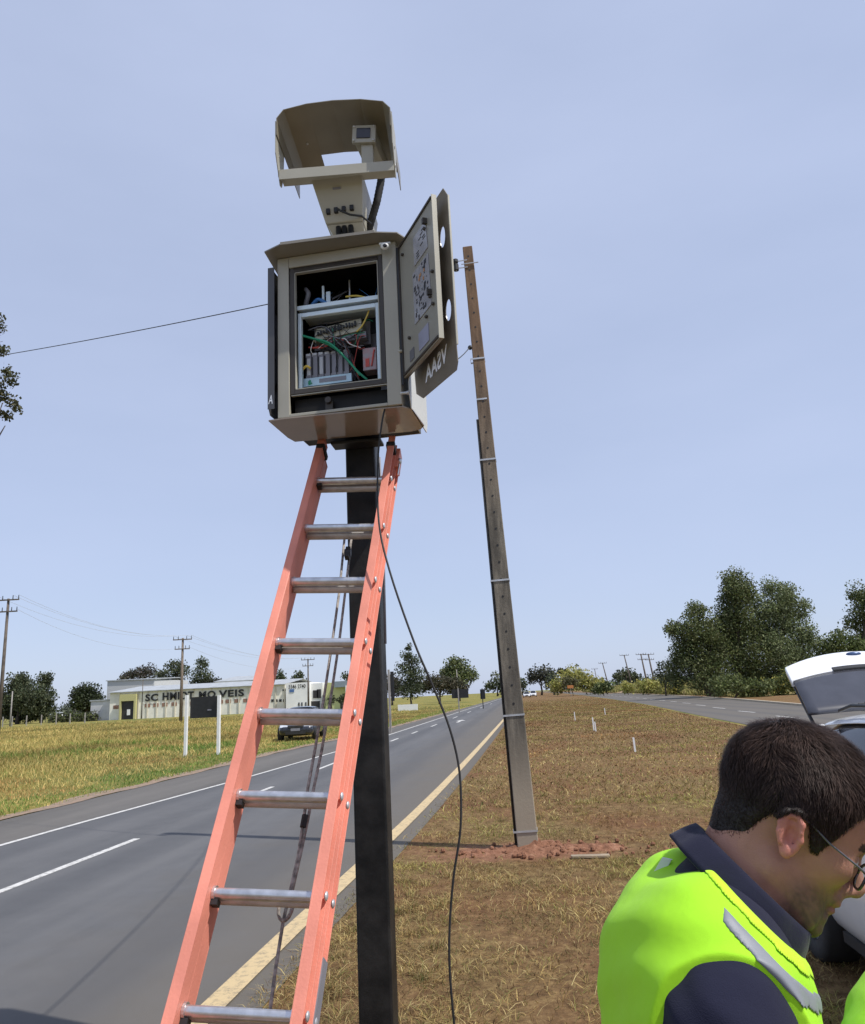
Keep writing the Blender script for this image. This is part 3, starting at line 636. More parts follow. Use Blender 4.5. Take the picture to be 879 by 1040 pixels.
b = db(); b.prism([(0.165, -0.003, 3.44), (0.345, -0.003, 3.44), (0.355, -0.003, 3.20), (0.165, -0.003, 3.20)], (0, 0.002, 0)); D1 = mk('label_sheet', b, 'paper', DOOR)
b = db()
for k in range(46):
    s = random.uniform(0.172, 0.325); z = random.uniform(3.21, 3.43); w_ = random.choice((0.006, 0.012, 0.02)); h_ = random.choice((0.004, 0.01, 0.02)); b.box(s, s+w_, -0.0045, -0.0035, z-h_/2, z+h_/2)
for k in range(9):
    s = random.uniform(0.2, 0.31); z = 3.48+k*0.012; b.box(s, s+0.03, -0.0045, -0.0035, z, z+0.004)
mke('print', b, 'print', DOOR)
b = db()
for k in range(5): s = random.uniform(0.23, 0.3); z = random.uniform(3.3, 3.4); b.box(s, s+0.012, -0.0052, -0.0047, z, z+0.014)
mke('print', b, 'print2', DOOR)
b = db(); b.prism([(0.20, -0.003, 3.14), (0.31, -0.003, 3.14), (0.31, -0.003, 3.06), (0.20, -0.003, 3.06)], (0, 0.002, 0)); mk('label_sheet', b, mat('small_label', (0.36, 0.37, 0.48), 0.3), DOOR)
b = db(); b.box(0.09, 0.14, -0.003, -0.001, 3.06, 3.11); mk('label_sheet', b, mat('dark_label', (0.16, 0.16, 0.18), 0.4), DOOR)
b = db()
for s, z in [(0.33, 3.56), (0.385, 3.33), (0.35, 3.235), (0.375, 3.19), (0.06, 3.60), (0.10, 3.17), (0.30, 3.17)]: b.ball((s, -0.006, z), (0.008, 0.008, 0.008), 8, 6)
b.box(0.335, 0.35, -0.02, 0, 3.575, 3.60); b.box(0.345, 0.36, -0.018, 0, 3.24, 3.265)
mke('latch', b, 'gasket', DOOR)
b = db(); b.ball((0.0, -0.01, 3.15), (0.012, 0.012, 0.008), 10, 6); mk('door_stop', b, 'beige', DOOR, smooth=True)
# outer shield of the door, holes cut right through
def ell(cs, cz, a, c, n=22): return [(cs+a*math.cos(t), cz+c*math.sin(t)) for t in np.arange(n)*2*PI/n]
toff = 0.056
outer = [(0.0, 2.955), (0.075, 2.905), (0.43, 2.885), (0.447, 2.915), (0.443, 2.98), (0.447, 3.655), (0.405, 3.718), (0.02, 3.73), (-0.01, 3.70), (-0.01, 3.05)]
vs, fs = text_verts('VSAA', 0.10, 0.0, 1.06, 0.03)
xmax = max(p[0] for p in vs); ec = {}
for f in fs:
    for i in range(len(f)): k = tuple(sorted((f[i], f[(i+1) % len(f)]))); ec[k] = ec.get(k, 0)+1
nb = {}
for (a, c), q in ec.items():
    if q == 1: nb.setdefault(a, []).append(c); nb.setdefault(c, []).append(a)
loops = []; seen = set()
for a in nb:
    if a in seen: continue
    lp_ = [a]; seen.add(a); cur = a
    while True:
        nx_ = [q for q in nb[cur] if q not in seen]
        if not nx_: break
        cur = nx_[0]; seen.add(cur); lp_.append(cur)
    if len(lp_) > 2: loops.append(lp_)
def lmap(p): return (0.352-(p[0]/xmax)*0.235+0.10*(p[1]-0.03), 2.962+p[1]*0.98)
tl = [[lmap(vs[i]) for i in L_] for L_ in loops]
def area_(l): return abs(sum(l[i][0]*l[(i+1) % len(l)][1]-l[(i+1) % len(l)][0]*l[i][1] for i in range(len(l))))/2
big_ = [l for l in tl if area_(l) > 0.0004]      # letter outlines, not cut into the sheet
b = db(); fill_poly(b, outer, [ell(0.372, 3.508, 0.027, 0.047), ell(0.388, 3.165, 0.027, 0.047)], lambda s, z, t: (s, toff+t, z), 0.003)
for s_, z_ in ((0.08, 3.15), (0.08, 3.55), (0.3, 3.15), (0.3, 3.55)): b.tube([(s_, 0.016, z_), (s_, toff+0.001, z_)], 0.008, 8)
SHD = mk('door_shield', b, mat('shield_inner', (0.20, 0.17, 0.13), 0.3, var=0.05), DOOR)
b = db(); b.box(0.4475, 0.4545, toff-0.003, toff+0.004, 2.985, 3.653); mk('shield_edge', b, 'beige', SHD)
b = db(); b.add([(lmap(p)[0], toff-0.0015, lmap(p)[1]) for p in vs], fs); mk('lettering', b, mat('sky_white_letters', (0.88, 0.90, 0.95), 0.6, var=0.0), SHD)  # white letters stand for sky showing through cut-outs in the shield

# ================================================================ TRAFFIC CAMERA ABOVE
HO = np.array([-0.985, 3.20, 4.235]); hyaw = 0.05; HX = np.array([math.cos(hyaw), math.sin(hyaw), 0]); HY = np.array([-math.sin(hyaw), math.cos(hyaw), 0]); HF = (HO, HX, HY, EZ)
TCM = thing('traffic_camera', (-0.705, 3.45, 3.78), 'beige traffic camera under a curved sunshade above the cabinet', 'camera')
sec = [(0.0, 0.0), (0.0, 0.215), (0.035, 0.262), (0.15, 0.285), (0.28, 0.292), (0.42, 0.285), (0.53, 0.262), (0.565, 0.22), (0.565, 0.0)]
def sheet(b, sec, va, vb, th=0.004):
    n = len(sec); vs = []
    c = (0.28, 0.1)
    for (u, z) in sec:
        du, dz = c[0]-u, c[1]-z; l = math.hypot(du, dz); vs += [(u, va, z), (u, vb, z), (u+du/l*th, va, z+dz/l*th), (u+du/l*th, vb, z+dz/l*th)]
    fs = []
    for i in range(n-1):
        a, c_ = i*4, i*4+4
        fs += [(a, a+1, c_+1, c_), (a+2, c_+2, c_+3, a+3), (a, c_, c_+2, a+2), (a+1, a+3, c_+3, c_+1)]
    fs += [(0, 2, 3, 1), (n*4-4, n*4-3, n*4-1, n*4-2)]
    b.add(vs, fs)
b = B(HF); sec = [(u, max(z, 0.12)) for u, z in sec]; sheet(b, sec, -0.06, 0.31)
sheet(b, sec[:4], 0.3102, 0.44); sheet(b, sec[5:], 0.3102, 0.44)
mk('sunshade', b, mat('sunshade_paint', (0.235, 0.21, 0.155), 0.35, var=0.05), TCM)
b = B(HF)
for u in (-0.006, 0.567): b.prism([(u, 0.03, -0.10), (u, 0.06, -0.09), (u, 0.09, -0.02), (u, 0.12, 0.2), (u, -0.058, 0.2), (u, -0.058, 0.02)], (0.004, 0, 0)); pass
mke('side_bracket', b, 'beige', TCM)
b = B(HF)
for u in (-0.006, 0.567):
    b.tube([(u-0.004, 0.02, -0.05), (u+0.008, 0.02, -0.05)], 0.008, 8); b.tube([(u-0.004, 0.01, 0.05), (u+0.008, 0.01, 0.05)], 0.008, 8)
mke('bracket_bolt', b, 'galv', TCM)
b = B(HF); b.box(-0.001, 0.566, 0.0, 0.10, -0.054, -0.05); b.box(-0.001, 0.566, -0.004, 0.0, -0.09, -0.035)
mk('cross_bar', b, 'beige', TCM, bevel=0.001)
ca = 0.16; CMF = (HO+HX*0.41+HY*0.06, HX*math.cos(ca)+HY*math.sin(ca)*0-EZ*0.06, HY*math.cos(ca)+HX*math.sin(ca), EZ+HX*0.06)
b = B(CMF); b.box(-0.052, 0.052, 0.0, 0.27, 0.13, 0.215); CB = mk('camera_body', b, 'beige', TCM, bevel=0.004)
b = B(CMF); b.box(-0.060, 0.060, -0.015, 0.002, 0.122, 0.223); mk('face_plate', b, 'beige', CB, bevel=0.003)
b = B(CMF); b.box(-0.036, 0.034, -0.020, -0.0145, 0.146, 0.202); mk('lens_window', b, 'glass_dark', CB)
b = B(CMF)
for u in (-0.050, 0.050):
    for z in (0.132, 0.213): b.ball((u, -0.017, z), 0.006, 8, 5)
mke('screw', b, 'galv', CB)
b = B(HF); b.box(0.40, 0.46, 0.062, 0.10, -0.0495, 0.134); mk('camera_stem', b, 'beige', TCM, bevel=0.003)
b = B(HF)
for u in (0.10, 0.52): b.ball((u, 0.2, 0.27), 0.007, 8, 5)
mke('bolt', b, 'galv', TCM)
# tapered electronics housing below the bar
def frus(x0, x1, X0, X1, y0, y1, Y0, Y1, zt, zb): return [(x0, y0, zb), (x1, y0, zb), (x0, y1, zb), (x1, y1, zb), (X0, Y0, zt), (X1, Y0, zt), (X0, Y1, zt), (X1, Y1, zt)]
b = B(); b.hexa(frus(-0.795, -0.605, -0.85, -0.585, 3.36, 3.66, 3.27, 3.72, 4.20, 3.985))
EH = mk('electronics_housing', b, 'beige', TCM, bevel=0.006)
b = B(); b.hexa(frus(-0.745, -0.60, -0.79, -0.61, 3.44, 3.66, 3.37, 3.66, 3.984, 3.90))
mk('lower_housing', b, 'beige', TCM, bevel=0.004)
b = B()
for k in range(4): x = -0.785+k*0.040; b.box(x, x+0.020, 3.325, 3.37, 4.022+0.002*k, 4.048+0.002*k)
mke('connector', b, 'black', EH, bevel=0.002)
b = B(); b.box(-0.74, -0.70, 3.288, 3.30, 4.13, 4.135); mk('label', b, 'plastic_grey', EH)
b = B(); b.tube([(-0.725, 3.32, 4.035), (-0.70, 3.31, 4.01), (-0.66, 3.315, 3.99), (-0.61, 3.35, 4.0), (-0.575, 3.42, 4.0)], 0.0055, 8); mke('cable', b, 'black', TCM, smooth=True)
b = B()
for x in (-0.735, -0.705, -0.672): b.tube([(x, 3.385, 3.975), (x, 3.40, 3.72)], 0.0145, 10)
mke('cable', b, 'black', TCM, smooth=True)
b = B(); b.tube([(-0.70, 3.68, 3.78), (-0.70, 3.68, 4.215)], 0.035, 14); mk('mast', b, 'black_pole', TCM)
pts = [at(388, 172, 3.42), at(387, 185, 3.43), at(383, 205, 3.44), at(378, 222, 3.46), at(373, 240, 3.50), at(371, 252, 3.52)]
b = B(); q = []
for i in range(len(pts)-1):
    for t_ in np.arange(0, 1, 0.1): q.append(pts[i]*(1-t_)+pts[i+1]*t_)
b.tube(q, [0.019+0.0018*(k % 2) for k in range(len(q))], 12); mk('conduit', b, 'rubber', TCM, smooth=True)

# ================================================================ LADDER
LP = np.array([-0.709, 3.421, 2.632]); a_, c_, b_ = 0.561, 1.474, 0.029
LU = np.array([math.sin(a_)*math.cos(c_), math.sin(a_)*math.sin(c_), math.cos(a_)])
LH = np.array([math.cos(b_), math.sin(b_), 0]); LH -= LU*(LH@LU); LH /= np.linalg.norm(LH); LN = np.cross(LH, LU)   # towards camera
LF = (LP, LH, LN, LU)
def lb(): return B(LF)
LAD = thing('extension_ladder', tuple(LP-LU*3.1), 'orange fibreglass extension ladder with aluminium rungs leaning up to the cabinet', 'ladder')
bot = -(LP[2])/LU[2]; top = 0.262
hw = 0.158
def rail(sgn, n0, n1, fl, x_in, s0, s1, name, wl=0.006):
    b = lb(); x0 = sgn*x_in; x1 = sgn*(x_in+wl); xf = sgn*(x_in+fl)
    def bx(a, c, *r): b.box(min(a, c), max(a, c), *r)
    bx(x0, x1, n0, n1, s0, s1); bx(x0, xf, n1-0.006, n1, s0, s1); bx(x0, xf, n0, n0+0.006, s0, s1)
    return mk(name, b, 'orange', LAD, bevel=0.0015)
for sgn in (-1, 1):
    rail(sgn, 0.007, 0.072, 0.034, hw, bot+0.03, top, 'fly_rail')
    rail(sgn, -0.076, -0.007, 0.034, hw+0.008, bot+0.03, top-0.05, 'base_rail')
# fill webs on outer side (boxed look)
for i in range(-1, 9):
    s = -0.305*i
    if i == -1: continue
    for k, (n_, m_) in enumerate(((0.022, 'alu'), (-0.026, 'alu_dull'))):
        b = lb(); r = 0.0195; pr = []
        for t in np.arange(14)*2*PI/14:
            pr.append((math.cos(t)*r, math.sin(t)*r*0.9))
        pr = [(x, min(y, r*0.62)) for x, y in pr]
        b.prism([(-hw-0.002, n_+x, s+y) for x, y in pr], (2*hw+0.004, 0, 0))
        RG = mk('rung', b, m_, LAD, bevel=0.001)
        if k == 0:
            b2 = lb()
            for sg in (-1, 1): b2.tube([(sg*(hw-0.001), n_, s), (sg*(hw-0.010), n_, s)], 0.021, 14)
            mke('rung_collar', b2, 'alu', RG)
    b = lb(); 
    b.ball((hw+0.0345, 0.03, s), (0.006, 0.014, 0.014), 12, 8); b.ball((hw+0.043, -0.034, s), (0.006, 0.013, 0.013), 12, 8); b.ball((-hw-0.0345, 0.03, s), (0.006, 0.014, 0.014), 12, 8)
    mke('rivet', b, 'galv', LAD, smooth=True)
    if i in (0, 3, 5, 6, 7): b = lb(); b.box(-hw+0.001, -hw+0.022, 0.0, 0.03, s-0.035, s-0.018); mk('rung_clip', b, 'black', LAD)
for sgn in (-1, 1):
    b = lb(); x = sgn*(hw+0.014)
    b.box(x-0.020, x+0.022, -0.012, 0.076, top-0.075, top-0.045); mk('rubber_band', b, 'rubber', LAD, bevel=0.004)
    b = lb(); b.box(x-0.02, x+0.025, -0.08, 0.078, bot, bot+0.04); mk('foot', b, 'rubber', LAD, bevel=0.005)
b = lb(); b.box(hw+0.02, hw+0.052, -0.06, 0.01, top-0.15, top-0.02); mk('end_bracket', b, 'orange', LAD, bevel=0.003)
b = lb(); b.ball((hw+0.056, 0.0, top-0.105), (0.01, 0.016, 0.016), 12, 8); b.box(hw+0.053, hw+0.057, -0.01, 0.004, top-0.20, top-0.11); mk('end_bolt', b, 'alu', LAD, smooth=False)
b = lb(); b.box(hw+0.041, hw+0.045, -0.072, -0.012, -2.45, -1.98); mk('rail_sticker', b, 'plastic_grey', LAD)
# spacer sheet between the two sections on the outer side, dark gap remains
# pulley and rope
b = lb(); b.box(0.015, 0.035, -0.085, -0.055, -0.40, -0.345); b.tube([(0.012, -0.07, -0.37), (0.038, -0.07, -0.37)], 0.018, 12); mk('pulley', b, 'black', LAD)
def onlad(px, py, off):
    o = LP+LN*off; d = ray(px, py); t = ((o-CAM)@LN)/(d@LN); return CAM+d*t
b = B(); pr = [(350, 548), (345, 600), (338, 650), (329, 710), (320, 762), (313, 800), (309, 830), (303, 870), (295, 905), (288, 935), (280, 985), (274, 1030), (268, 1080)]
q = [onlad(x, y, -0.10) for x, y in pr]; b.tube(q, 0.0055, 8); mk('rope', b, 'rope', LAD, smooth=True)
b = B(); pr = [(357, 548), (351, 600), (345, 650), (336, 710), (327, 762), (319, 800), (313, 832), (306, 865), (297, 905)]
q = [onlad(x, y, -0.10) for x, y in pr]; b.tube(q, 0.0055, 8); mk('rope', b, 'rope', LAD, smooth=True)
b = B(); c0 = onlad(291, 922, -0.09); q = [c0+LH*0.022*math.cos(t)+LU*0.04*math.sin(t)+LN*0.006*t/6 for t in np.arange(0, 13, 0.5)]; b.tube(q, 0.005, 7); mk('rope_knot', b, 'rope', LAD, smooth=True)
b = B(); c0 = onlad(309, 834, -0.09); b.tube([c0+LU*0.02, c0-LU*0.02], 0.011, 8); mk('rope_clamp', b, 'rubber', LAD)

# ================================================================ HANGING CABLE
cp_ = [(392, 412, 3.19), (388, 430, 3.12), (384, 470, 3.12), (385, 530, 3.05), (396, 580, 2.95), (420, 650, 2.9), (440, 697, 2.9), (457, 740, 2.9), (467, 785, 2.9), (468, 840, 2.9), (461, 890, 2.9), (457, 940, 2.9), (457, 985, 2.9), (462, 1045, 2.9), (470, 1120, 2.95)]
pts = [at(*p) for p in cp_]; P = pts+[np.array([pts[-1][0]+0.02, 2.98, 0.12]), np.array([pts[-1][0]+0.1, 3.1, 0.012]), np.array([pts[-1][0]+0.5, 3.3, 0.012])]; q = []
for i in range(len(P)-1):
    p0, p1, p2, p3 = P[max(i-1, 0)], P[i], P[i+1], P[min(i+2, len(P)-1)]
    for t in np.arange(0, 1, 0.2): q.append(0.5*((2*p1)+(-p0+p2)*t+(2*p0-5*p1+4*p2-p3)*t*t+(-p0+3*p1-3*p2+p3)*t**3))
b = B(); b.tube(q, 0.0042, 8); o = mk('hanging_cable', b, 'rubber', smooth=True, org=(pts[0][0], 3.1, 2.9)); tag(o, 'thin black cable hanging from the cabinet down past the ladder to the grass', 'cable')

# ================================================================ CONCRETE POLE
CT = at(475, 252, CP[1]); cax = (CT-CP); clen = np.linalg.norm(cax); cax = cax/clen
def conc_nodes(n, p):
    g = n.nodes.new('ShaderNodeTexCoord'); s = n.nodes.new('ShaderNodeSeparateXYZ'); n.links.new(g.outputs['Object'], s.inputs[0])
    mp_ = n.nodes.new('ShaderNodeMapping'); mp_.inputs['Scale'].default_value = (6, 6, 0.9); n.links.new(g.outputs['Object'], mp_.inputs['Vector'])
    st = noise(n, 1.6, 8, 0.7, mp_.outputs[0]); fine = noise(n, 30, 5, 0.7)
    base = ramp(n, st, [(0.3, (0.055, 0.048, 0.04)), (0.5, (0.13, 0.115, 0.092)), (0.7, (0.28, 0.245, 0.19))])
    rust = ramp(n, st, [(0.3, (0.085, 0.052, 0.034)), (0.7, (0.27, 0.165, 0.095))])
    zr = n.nodes.new('ShaderNodeMapRange'); zr.inputs[1].default_value = 3.6; zr.inputs[2].default_value = 6.2; n.links.new(s.outputs['Z'], zr.inputs[0])
    c = mixc(n, zr.outputs[0], base, rust)
    zr2 = n.nodes.new('ShaderNodeMapRange'); zr2.inputs[1].default_value = 1.3; zr2.inputs[2].default_value = 0.5; n.links.new(s.outputs['Z'], zr2.inputs[0])
    c = mixc(n, zr2.outputs[0], c, (0.34, 0.29, 0.22))
    n.links.new(c, p.inputs['Base Color']); p.inputs['Roughness'].default_value = 0.9; bumpn(n, p, fine, 0.3, 0.01)
Mc = graded('weathered_concrete', conc_nodes)
CPT = thing('concrete_pole', tuple(CP), 'tall leaning weathered concrete pole standing in red soil on the median', 'pole')
side = np.array([1.0, 0, 0]); side -= cax*(side@cax); side /= np.linalg.norm(side); back = np.cross(cax, side); CPF = (CP, side, back, cax)
b = B(CPF); w0, w1 = 0.115, 0.062; d0, d1 = 0.09, 0.05
b.hexa([(-w0, -d0, -0.3), (w0, -d0, -0.3), (-w0, d0, -0.3), (w0, d0, -0.3), (-w1, -d1, clen), (w1, -d1, clen), (-w1, d1, clen), (w1, d1, clen)])
mk('shaft', b, Mc, CPT, bevel=0.01)
def wat(z): return w0+(w1-w0)*z/clen, d0+(d1-d0)*z/clen
b = B(CPF); z = clen-0.15
while z > 1.5:
    w_, d_ = wat(z); b.tube([(0.0, -d_-0.0015, z), (0.0, -d_+0.01, z)], 0.013, 8); z -= 0.2
mke('hole', b, 'black', CPT)
b = B(CPF); w_, d_ = wat(0)
b.tube([(-w0-0.012, -d0*0.6, 0.0), (-wat(4.9)[0]-0.012, -0.04, 4.9)], 0.014, 8); mk('conduit', b, 'rubber', CPT, smooth=True)
for py in (366, 407, 468, 590, 726, 843):
    z = (at(537+(475-537)*(862-py)/610, py, CP[1])[2]-CP[2])/cax[2]; w_, d_ = wat(z)
    if py == 407: w_ *= 0.6
    b = B(CPF); g = 0.004
    x0 = -w_-0.03
    b.box(x0, w_+g, -d_-g-0.003, -d_-0.003, z-0.010, z+0.010); b.box(w_+0.001, w_+g, -d_-0.003, d_+g, z-0.010, z+0.010); b.box(x0, w_+g, d_+0.001, d_+g, z-0.010, z+0.010); b.box(x0, x0+g, -d_, d_, z-0.010, z+0.010)
    mk('strap', b, 'galv', CPT)
zb = clen-0.26
b = B(CPF)
for dz in (0.05, -0.05): b.tube([(-0.02, -0.065, zb+dz), (-0.22, -0.07, zb+dz)], 0.008, 6)
b.tube([(-0.17, -0.07, zb+0.09), (-0.17, -0.07, zb-0.09)], 0.008, 6); b.tube([(-0.1, -0.065, zb), (0.12, -0.065, zb)], 0.008, 6)
BK = mke('bracket', b, 'galv', CPT)
b = B(CPF); 
for dz in (0.05, -0.02, -0.06): b.tube([(-0.17, -0.07, zb+dz-0.02), (-0.17, -0.07, zb+dz+0.02)], 0.035, 12)
mke('insulator', b, 'black', BK)
b = B(CPF); zz = (at(480, 354, CP[1])[2])/cax[2]; b.ball((-wat(zz)[0]-0.02, -0.04, zz), 0.03, 10, 8); mk('cable_clamp', b, 'black', CPT)
def wire(pa, pb, sag, r, name, label, cat='wire', group=None, m='rubber', n=24):
    pa = np.array(pa); pb = np.array(pb); b = B()
    b.tube([pa+(pb-pa)*t-np.array([0, 0, 4*sag*t*(1-t)]) for t in np.linspace(0, 1, n)], r, 5); o = mk(name, b, m, org=tuple(pa)); return tag(o, label, cat, group)
insul = CP+side*(-0.17)+back*(-0.11)+cax*zb
wire(insul, at(-70, 372, 16), 0.10, 0.008, 'overhead_cable', 'thin dark cable running left across the sky from the top of the concrete pole')
wire(CP+side*(-wat(zz)[0]-0.03)+back*(-0.04)+cax*zz, (-0.62, 3.62, 3.35), 0.15, 0.006, 'service_cable', 'thin cable from the middle of the concrete pole to the back of the cabinet')
# slab and clods beside the pole
g1 = gnd(600, 872)
b = B(); b.box(g1[0]-0.19, g1[0]+0.19, g1[1]-0.04, g1[1]+0.04, 0.01, 0.035); o = mk('wooden_stake', b, mat('old_wood', (0.30, 0.24, 0.17), 0.9, var=0.2), org=(g1[0], g1[1], 0), bevel=0.006); tag(o, 'short grey wooden stake lying on the red soil right of the concrete pole', 'wood piece')
b = B()
for k in range(150):
    a = rng.uniform(0, 2*PI); r = abs(rng.normal(0, 0.5)); s = rng.uniform(0.008, 0.035); x = CP[0]+0.25+math.cos(a)*r*1.3; y = CP[1]-0.1+math.sin(a)*r*0.6
    b.ball((x, y, 0.012+s*0.4), (s*rng.uniform(0.7, 1.3), s*rng.uniform(0.7, 1.3), s*0.8), 6, 4)
o = mk('soil_clods', b, G_soil, kind='stuff'); o['label'] = 'loose clods of red soil scattered round the concrete pole'
# ================================================================ FOLIAGE
Ml = attrmat('leaves', 0.6, 0.28, spec=0.3)
Mbark = mat('bark', (0.09, 0.07, 0.055), 0.9, var=0.4, vscale=3)
def leafmesh(cl, dens, size, cols, var=0.35, nsub=16):
    """cl: list of (centre xyz, radius xyz). returns V,F,C of leaf quads clustered in sub-clumps"""
    Cs, Ss, Ks = [], [], []
    for c, r in cl:
        c = np.array(c); r = np.array(r); area = (r[0]*r[2]+r[0]*r[1]+r[1]*r[2])
        ns = max(5, int(nsub)); u = rng.normal(size=(ns, 3)); u /= np.linalg.norm(u, axis=1)[:, None]; rr = rng.uniform(0.35, 1.0, ns)[:, None]
        sub = c+u*rr*r*0.86; tone = rng.uniform(1-var, 1+var, ns)*(0.85+0.35*(rng.uniform(0, 1, ns)))
        n = int(dens*area/size**2*6.5)+60; k = rng.integers(0, ns, n); sd = r.mean()*1.75/ns**0.5
        q = rng.normal(size=(n, 3)); ql = np.linalg.norm(q, axis=1)[:, None]; q = q/ql*np.minimum(ql, 1.7)
        p = sub[k]+q*sd*np.array([1, 1, 0.8]); Cs.append(p); Ks.append(tone[k]); Ss.append(np.full(n, size))
    P = np.concatenate(Cs); T = np.concatenate(Ks); S = np.concatenate(Ss)*rng.uniform(0.5, 1.35, len(P)); n = len(P)
    a = rng.normal(size=(n, 3)); a /= np.linalg.norm(a, axis=1)[:, None]; b = rng.normal(size=(n, 3)); b -= a*(a*b).sum(1)[:, None]; b /= np.linalg.norm(b, axis=1)[:, None]
    a *= S[:, None]*0.55; b *= S[:, None]*0.36
    V = np.stack([P-a, P+b, P+a, P-b], 1).reshape(-1, 3); F = np.arange(4*n).reshape(n, 4)
    C = pal(n, cols, [1]*len(cols), 0.2)*T[:, None]
    return V, F, np.repeat(C, 4, axis=0)
G_EUC = [(0.105, 0.135, 0.045), (0.075, 0.10, 0.036), (0.155, 0.175, 0.065), (0.12, 0.125, 0.055)]
G_DARK = [(0.055, 0.072, 0.036), (0.075, 0.092, 0.048), (0.10, 0.108, 0.058)]
G_GREY = [(0.06, 0.065, 0.045), (0.085, 0.085, 0.06), (0.05, 0.052, 0.035)]
G_YEL = [(0.34, 0.32, 0.08), (0.26, 0.28, 0.07), (0.42, 0.38, 0.13)]
G_BUSH = [(0.10, 0.13, 0.04), (0.15, 0.17, 0.06), (0.07, 0.09, 0.03)]
def tree(name, base_px, Y, clumps, cols, label, cat='tree', group=None, leaf=None, dens=1.6, trunk=0.25, depth=1.0, base=None, limbs=True, nsub=16, var=0.35, hidden_trunk=False):
    if base is None: q = at(base_px, 700, Y); base = np.array([q[0], Y, 0.0])
    base = np.array(base, float)
    t = thing(name, tuple(base), label, cat, group)
    zc = Y/ (ray(440, 690)[1]); sc_ = zc/FPX; cl = []
    for c in clumps:
        px, py, rx, ry = c[:4]; dy = rng.uniform(-1, 1)*rx*sc_*depth*0.8
        cen = at(px, py, Y+dy); cl.append((cen, (1.12*rx*sc_, 1.12*rx*sc_*depth, 1.12*ry*sc_)))
    leaf = leaf or 2.2*sc_
    V, F, C = leafmesh(cl, dens, leaf, cols, var, nsub)
    V[:, 2] = np.maximum(V[:, 2], 0.03)
    npmesh('crown' if cat != 'bush' else 'foliage', V, F, Ml, C, parent=t)
    b = B(); top = max(c[0][2] for c in cl); cen = np.mean([c[0] for c in cl], axis=0)
    mid = base+(cen-base)*0.45+np.array([0, 0, 0.1])
    if trunk:
        tp = [base-np.array([0, 0, 0.1]), base+(mid-base)*0.5+rng.normal(size=3)*trunk*0.4, mid, cen, np.array([cen[0], cen[1], (cen[2]+top)/2])]
        b.tube(tp, [trunk*1.3, trunk, trunk*0.85, trunk*0.5, trunk*0.2], 8)
        if limbs:
            for c in cl: b.tube([mid, (mid+c[0])/2+rng.normal(size=3)*trunk*0.6+np.array([0, 0, trunk]), (mid+c[0])*0.12+c[0]*0.76], [trunk*0.4, trunk*0.26, trunk*0.06], 6)
        mk('trunk' if cat != 'bush' else 'stem', b, Mbark, t, smooth=True)
    return t
# big stand beyond the right road: three trees
tree('eucalyptus', 722, 88, [(697, 640, 16, 11), (683, 638, 9, 8), (708, 622, 13, 12), (700, 668, 17, 18), (688, 690, 9, 10), (718, 660, 14, 22), (712, 690, 16, 14), (727, 640, 13, 18), (732, 662, 15, 20), (700, 652, 15, 16), (690, 672, 12, 14), (712, 642, 14, 16), (725, 684, 16, 18)], G_EUC, 'broad dark green tree at the left end of the stand beyond the right road', group='tall trees beyond the right road', dens=1.5, trunk=0.3, leaf=0.21, nsub=40)
tree('eucalyptus', 750, 90, [(747, 588, 13, 13), (742, 606, 13, 14), (752, 622, 15, 16), (745, 648, 18, 20), (752, 678, 20, 22), (735, 625, 9, 14), (760, 600, 8, 12), (762, 640, 14, 20), (738, 648, 14, 20), (765, 668, 16, 22), (750, 602, 14, 16), (745, 630, 15, 18)], G_EUC, 'tallest dark tree in the middle of the stand beyond the right road', group='tall trees beyond the right road', dens=1.5, trunk=0.35, leaf=0.21, nsub=40)
tree('eucalyptus', 792, 92, [(782, 598, 11, 11), (800, 603, 12, 11), (812, 620, 12, 14), (786, 622, 15, 16), (806, 645, 18, 18), (822, 648, 9, 14), (784, 655, 17, 20), (800, 680, 24, 18), (775, 685, 16, 16), (775, 640, 14, 20), (795, 630, 16, 20), (792, 662, 20, 20), (815, 668, 16, 18), (770, 615, 10, 14), (796, 612, 12, 14), (818, 688, 18, 12)], [(0.16, 0.195, 0.085), (0.12, 0.15, 0.06), (0.21, 0.23, 0.12)], 'lighter green tree at the right end of the stand beyond the right road', group='tall trees beyond the right road', dens=1.4, trunk=0.3, leaf=0.21, nsub=40)
tree('eucalyptus', 878, 95, [(872, 603, 9, 11), (876, 618, 11, 12), (866, 632, 8, 7), (884, 640, 14, 16), (890, 610, 14, 20), (880, 662, 16, 14)], G_EUC, 'tall tree cut by the right edge of the photo above the white car', group='tall trees beyond the right road', dens=1.5, trunk=0.3, leaf=0.26, nsub=26)
tree('bush', 850, 86, [(838, 660, 13, 11), (855, 652, 14, 12), (872, 662, 14, 12), (845, 680, 20, 14), (870, 685, 18, 14)], [(0.11, 0.14, 0.045), (0.08, 0.11, 0.035), (0.14, 0.16, 0.06)], 'mid green bushy thicket behind the raised tailgate', 'bush', dens=1.8, trunk=0.12, leaf=0.25, nsub=30)
tree('bush', 815, 80, [(806, 690, 14, 12), (824, 694, 13, 12), (790, 698, 12, 10)], G_BUSH+G_YEL[:1], 'pale green bush at the foot of the stand next to the white car', 'bush', dens=1.6, trunk=0.08, leaf=0.22, nsub=24)
tree('bush', 745, 78, [(730, 698, 12, 8), (745, 696, 12, 9), (762, 699, 12, 8), (778, 700, 10, 8)], G_BUSH, 'dull green undergrowth bush below the tallest trees', 'bush', dens=1.6, trunk=0.08, leaf=0.22, nsub=24)
tree('small_tree', 676, 114, [(674, 676, 5, 4), (681, 683, 6, 6), (670, 686, 5, 5), (678, 692, 6, 5)], G_DARK, 'small dark tree just left of the tall stand', dens=1.2, trunk=0.1, leaf=0.25, nsub=12)
